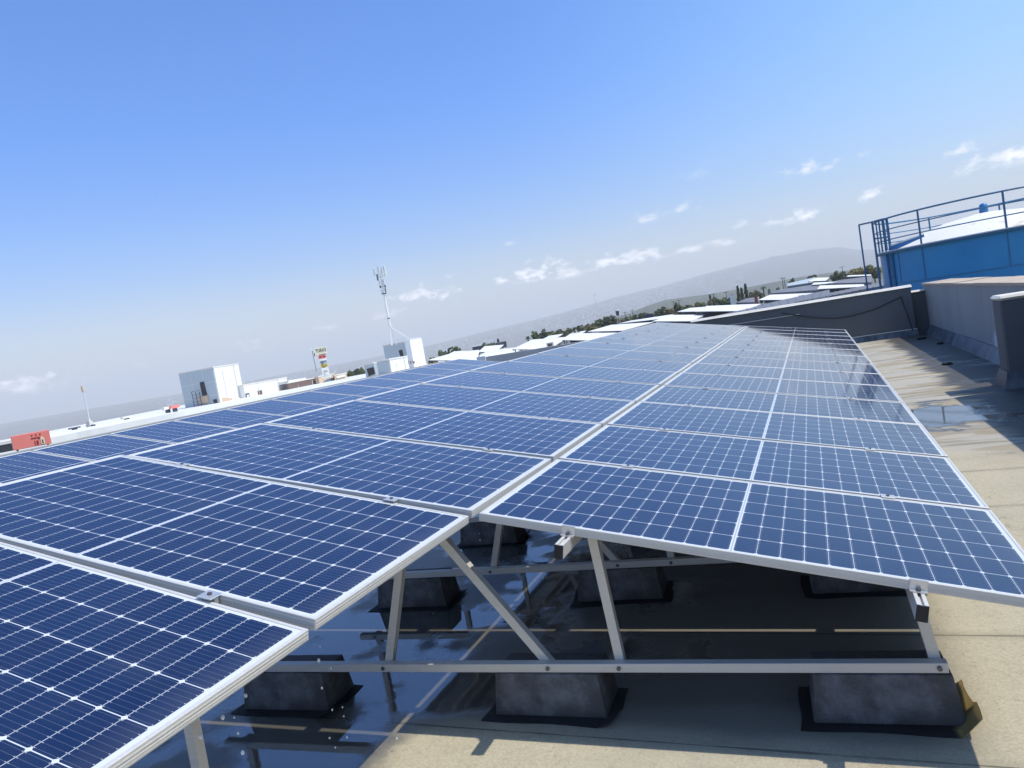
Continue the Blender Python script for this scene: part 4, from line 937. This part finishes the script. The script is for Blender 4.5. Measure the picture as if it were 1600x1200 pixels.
# second, farther mast
base = at(142, 668, 130); top = at(131, 602, 130); s_ = scale_at(137, 640, 130)
m2 = empty('slim_mast', (base.x, base.y, base.z-.9), 'slim far telecom mast above the long white roof', 'telecom mast')
H = top.z-base.z+.9
MB().tube((0, 0, 0), (0, 0, H*.9), s_*1.0, s_*.7, 8).build('pole', MT['mast_grey'], m2)
MB().cbox((-s_*2.2, -s_*1.5, H*.86), (s_*1.4, s_*1.5, H), .1).build('antenna_panel', MT['tan_wall'], m2)
MB().box((-s_*5, -s_*3, -.2), (s_*3, s_*3, .9+s_*10)).box((-s_*8, -s_*2, -.2), (-s_*5.1, s_*2, .9+s_*5)).build('cabinet', MT['coping'], m2); MB().box((s_*3.5, -s_*2, -.2), (s_*9, s_*2, .9+s_*4)).build('roof_unit', MT['mast_dark'], m2); MB().tube((0, 0, 0), (0, 0, H*.3), s_*1.6, s_*1.5, 8).build('sleeve', MT['white_wall'], m2)
# long white roof parapet at the left
q = [on_x(78, 694, -60), on_x(290, 643.5, -60)]
xx = -78.
a_, b_ = on_x(60, 692, xx), on_x(292, 641.5, xx)
e = empty('white_long_roof', (xx, a_.y, GZ), 'long bright white roof parapet stretching along the left', 'building')
ln = b_.y-a_.y; za = on_x(120, 675.5, xx).z
MB().box((-12, -26, 0), (0, ln, za-GZ)).build('walls', MT['white_wall'], e)
for k in range(9): 
    MB().box((.001, ln*(.12+.1*k), za-GZ-1.05), (.1, ln*(.12+.1*k)+1.1, za-GZ-.85)).build('vent_slot', MT['mast_dark'], e)
for i, (px, py, w_) in enumerate(((117, 669, 5), (198, 652, 5), (262, 637, 5), (273, 635, 4))):
    p = at(px, py+3, 150); s_ = scale_at(px, py, 150)
    o = empty('rooftop_unit', (p.x, p.y, za-1), ['dark roof unit on a stalk near the red board', 'small beige roof unit right of the slim mast', 'white roof unit left of the tall white block', 'red and white roof unit beside the tall white block'][i], 'roof unit')
    hh = at(px, py-1.6, 150).z-o.location.z
    MB().box((-w_*s_/2, -1, hh*.6), (w_*s_/2, 1, hh)).build('casing', MT[['mast_dark', 'coping', 'white_wall', 'red_board'][i]], o); MB().box((-w_*s_/6, -.5, 0), (w_*s_/6, .5, hh*.6)).build('stand', MT['mast_dark'], o)
# red board
rb = [at(17, 681, 70), at(79, 671.5, 70), at(81, 693, 70), at(21, 704, 70)]
cxy = (rb[2]+rb[3])/2; wd = (rb[2]-rb[3]).length; az_ = math.atan2(cxy.x-CAM.x, cxy.y-CAM.y); hh = ((rb[0].z-rb[3].z)+(rb[1].z-rb[2].z))/2
e = empty('red_signboard', (cxy.x, cxy.y, cxy.z), 'faded red rooftop signboard with small dark marks at far left', 'signboard', rot=(0, 0, -az_))
MB().cbox((-wd/2, 0, 0), (wd/2, .35, hh), .03).build('board', MT['red_board'], e)
MB().bar((-wd*.4, .45, -3), (-wd*.4, .45, hh*.8), .15, .15).bar((wd*.4, .45, -3), (wd*.4, .45, hh*.8), .15, .15).build('posts', MT['mast_dark'], e)
mk = MB()
for k in (.02, .13, .235): mk.box((k*wd, -.04, hh*.76), (k*wd+wd*.03, -.001, hh*.85))
mk.box((wd*.0, -.04, hh*.58), (wd*.22, -.001, hh*.63)); mk.box((wd*.19, -.04, hh*.50), (wd*.23, -.001, hh*.58))
mk.build('dark_marks', MT['dark_red'], e)
mk = MB()
for a_ in (.07, .125, .15): mk.box((wd*a_, -.04, hh*.10), (wd*a_+wd*.018, -.001, hh*.40))
mk.box((wd*.125, -.041, hh*.09), (wd*.168, -.0015, hh*.15)); mk.build('letters', MT['dark_red'], e)
mk = MB(); n_ = 10
mk.add([(wd*.285+wd*.05*math.cos(math.pi*i/n_), -.04, hh*.40+hh*.22*math.sin(math.pi*i/n_)) for i in range(n_+1)]+[(wd*.235, -.04, hh*.08), (wd*.335, -.04, hh*.08)], [tuple(range(n_+1))+(n_+1, n_+2)])
mk.build('cream_emblem', MT['cream'], e); MB().box((wd*.265, -.05, hh*.12), (wd*.30, -.041, hh*.40)).build('emblem_mark', MT['ink_green'], e)
block('dark_shed', 1, 694, 19, 706, 72, 4, MT['mast_dark'], 'dark shed left of the red signboard', 'shed', None, cap(MT['white_sheet'], .25))
# pylon of stacked signs
D = 175; s_ = scale_at(505, 560, D); base = at(510, 590, D); az_ = math.atan2(base.x-CAM.x, base.y-CAM.y)
PY = empty('sign_pylon', base, 'tall pylon of stacked coloured shop signs above the archway', 'sign pylon', rot=(0, 0, -az_))
lean = lambda z: 0
def board(x0, x1, z0, z1, mat, nm, d0=0, th=.5): return MB().cbox((x0*s_, d0, z0*s_), (x1*s_, d0+th, z1*s_), .03).build(nm, mat, PY)
MB().box((-5*s_, .6, 0), (6*s_, 1.0, 46*s_)).build('post', MT['mast_grey'], PY)
MB().box((-7*s_, -.2, 0), (8*s_, 1.4, 2.5*s_)).build('plinth', MT['white_wall'], PY)
def letters(parent, txt, x0, x1, z0, z1, mat, y):
    cu_ = bpy.data.curves.new('letters', 'FONT'); cu_.body = txt; cu_.extrude = .02; to = bpy.data.objects.new('tmp', cu_); COL.objects.link(to)
    bpy.context.view_layer.update(); dg = bpy.context.evaluated_depsgraph_get(); me = bpy.data.meshes.new_from_object(to.evaluated_get(dg)); bpy.data.objects.remove(to)
    xs_ = [v_.co.x for v_ in me.vertices]; ys_ = [v_.co.y for v_ in me.vertices]
    for v_ in me.vertices:
        a = (v_.co.x-min(xs_))/(max(xs_)-min(xs_)); c_ = (v_.co.y-min(ys_))/(max(ys_)-min(ys_)); v_.co = (x0+(x1-x0)*a, y-v_.co.z, z0+(z1-z0)*c_)
    me.materials.append(mat); o = bpy.data.objects.new('letters', me); COL.objects.link(o); o.parent = parent; return o
b1 = board(-10.5, 8.5, 37.5, 48, MT['cream'], 'top_sign'); letters(b1, "TURA'S", -8.5*s_, 7.5*s_, 41*s_, 46.5*s_, MT['ink_green'], -.05)
MB().cbox((-17*s_, .1, 45*s_), (-10.6*s_, .4, 49*s_), .02).build('sign_arm', MT['mast_grey'], b1)
MB().box((-12*s_, .1, 36*s_), (-10.6*s_, .5, 41*s_)).build('lamp_box', MT['mast_dark'], b1)
b2 = board(-6.5, 5.5, 30.5, 35.5, MT['red_board'], 'red_sign'); board(-5.6, 5.6, 27, 30.2, MT['white_wall'], 'white_sign')
MB().box((-5*s_, -.05, 32*s_), (-1*s_, -.01, 34.6*s_)).box((.5*s_, -.05, 32.3*s_), (4*s_, -.01, 34.8*s_)).build('marks', MT['dark_red'], b2)
b3 = board(-5.6, 5.4, 22, 26.6, MT['cladding'], 'grey_sign'); MB().box((-4.8*s_, -.05, 25*s_), (4*s_, -.01, 26*s_)).box((-3.5*s_, -.05, 22.8*s_), (-.5*s_, -.01, 24.4*s_)).build('marks', MT['ink_blue'], b3)
b4 = board(-5.4, 5.3, 16.5, 21.6, MT['yellow'], 'yellow_sign'); MB().box((-3.6*s_, -.05, 19.6*s_), (0, -.01, 20.8*s_)).box((-3*s_, -.05, 17*s_), (1.5*s_, -.01, 18*s_)).box((1.6*s_, -.05, 18.8*s_), (4.5*s_, -.01, 19.8*s_)).build('marks', MT['ink_green'], b4)
b5 = board(-5, 5.2, 3, 16, MT['white_wall'], 'lower_sign'); MB().box((-2.5*s_, -.05, 9*s_), (3.5*s_, -.01, 11.5*s_)).box((-2*s_, -.05, 4.5*s_), (-.6*s_, -.01, 7.5*s_)).build('marks', MT['coping_tile'], b5)
MB().tube((-13*s_, .3, 12*s_), (-13.6*s_, .3, 45*s_), .06, n=5).build('cable', MT['mast_dark'], PY)

# ------------------------------------------------------------------ air
m = bpy.data.materials.new('haze'); m.use_nodes = True; t = m.node_tree; t.nodes.clear()
o_ = t.nodes.new('ShaderNodeOutputMaterial'); pv = t.nodes.new('ShaderNodeVolumePrincipled')
pv.inputs['Color'].default_value = (.98, .96, .95, 1); pv.inputs['Density'].default_value = 1.75e-4; pv.inputs['Anisotropy'].default_value = .0
t.links.new(pv.outputs[0], o_.inputs['Volume'])
tag(MB().box((-28000, -28000, -182), (28000, 28000, 500)).build('haze', m), kind='stuff')
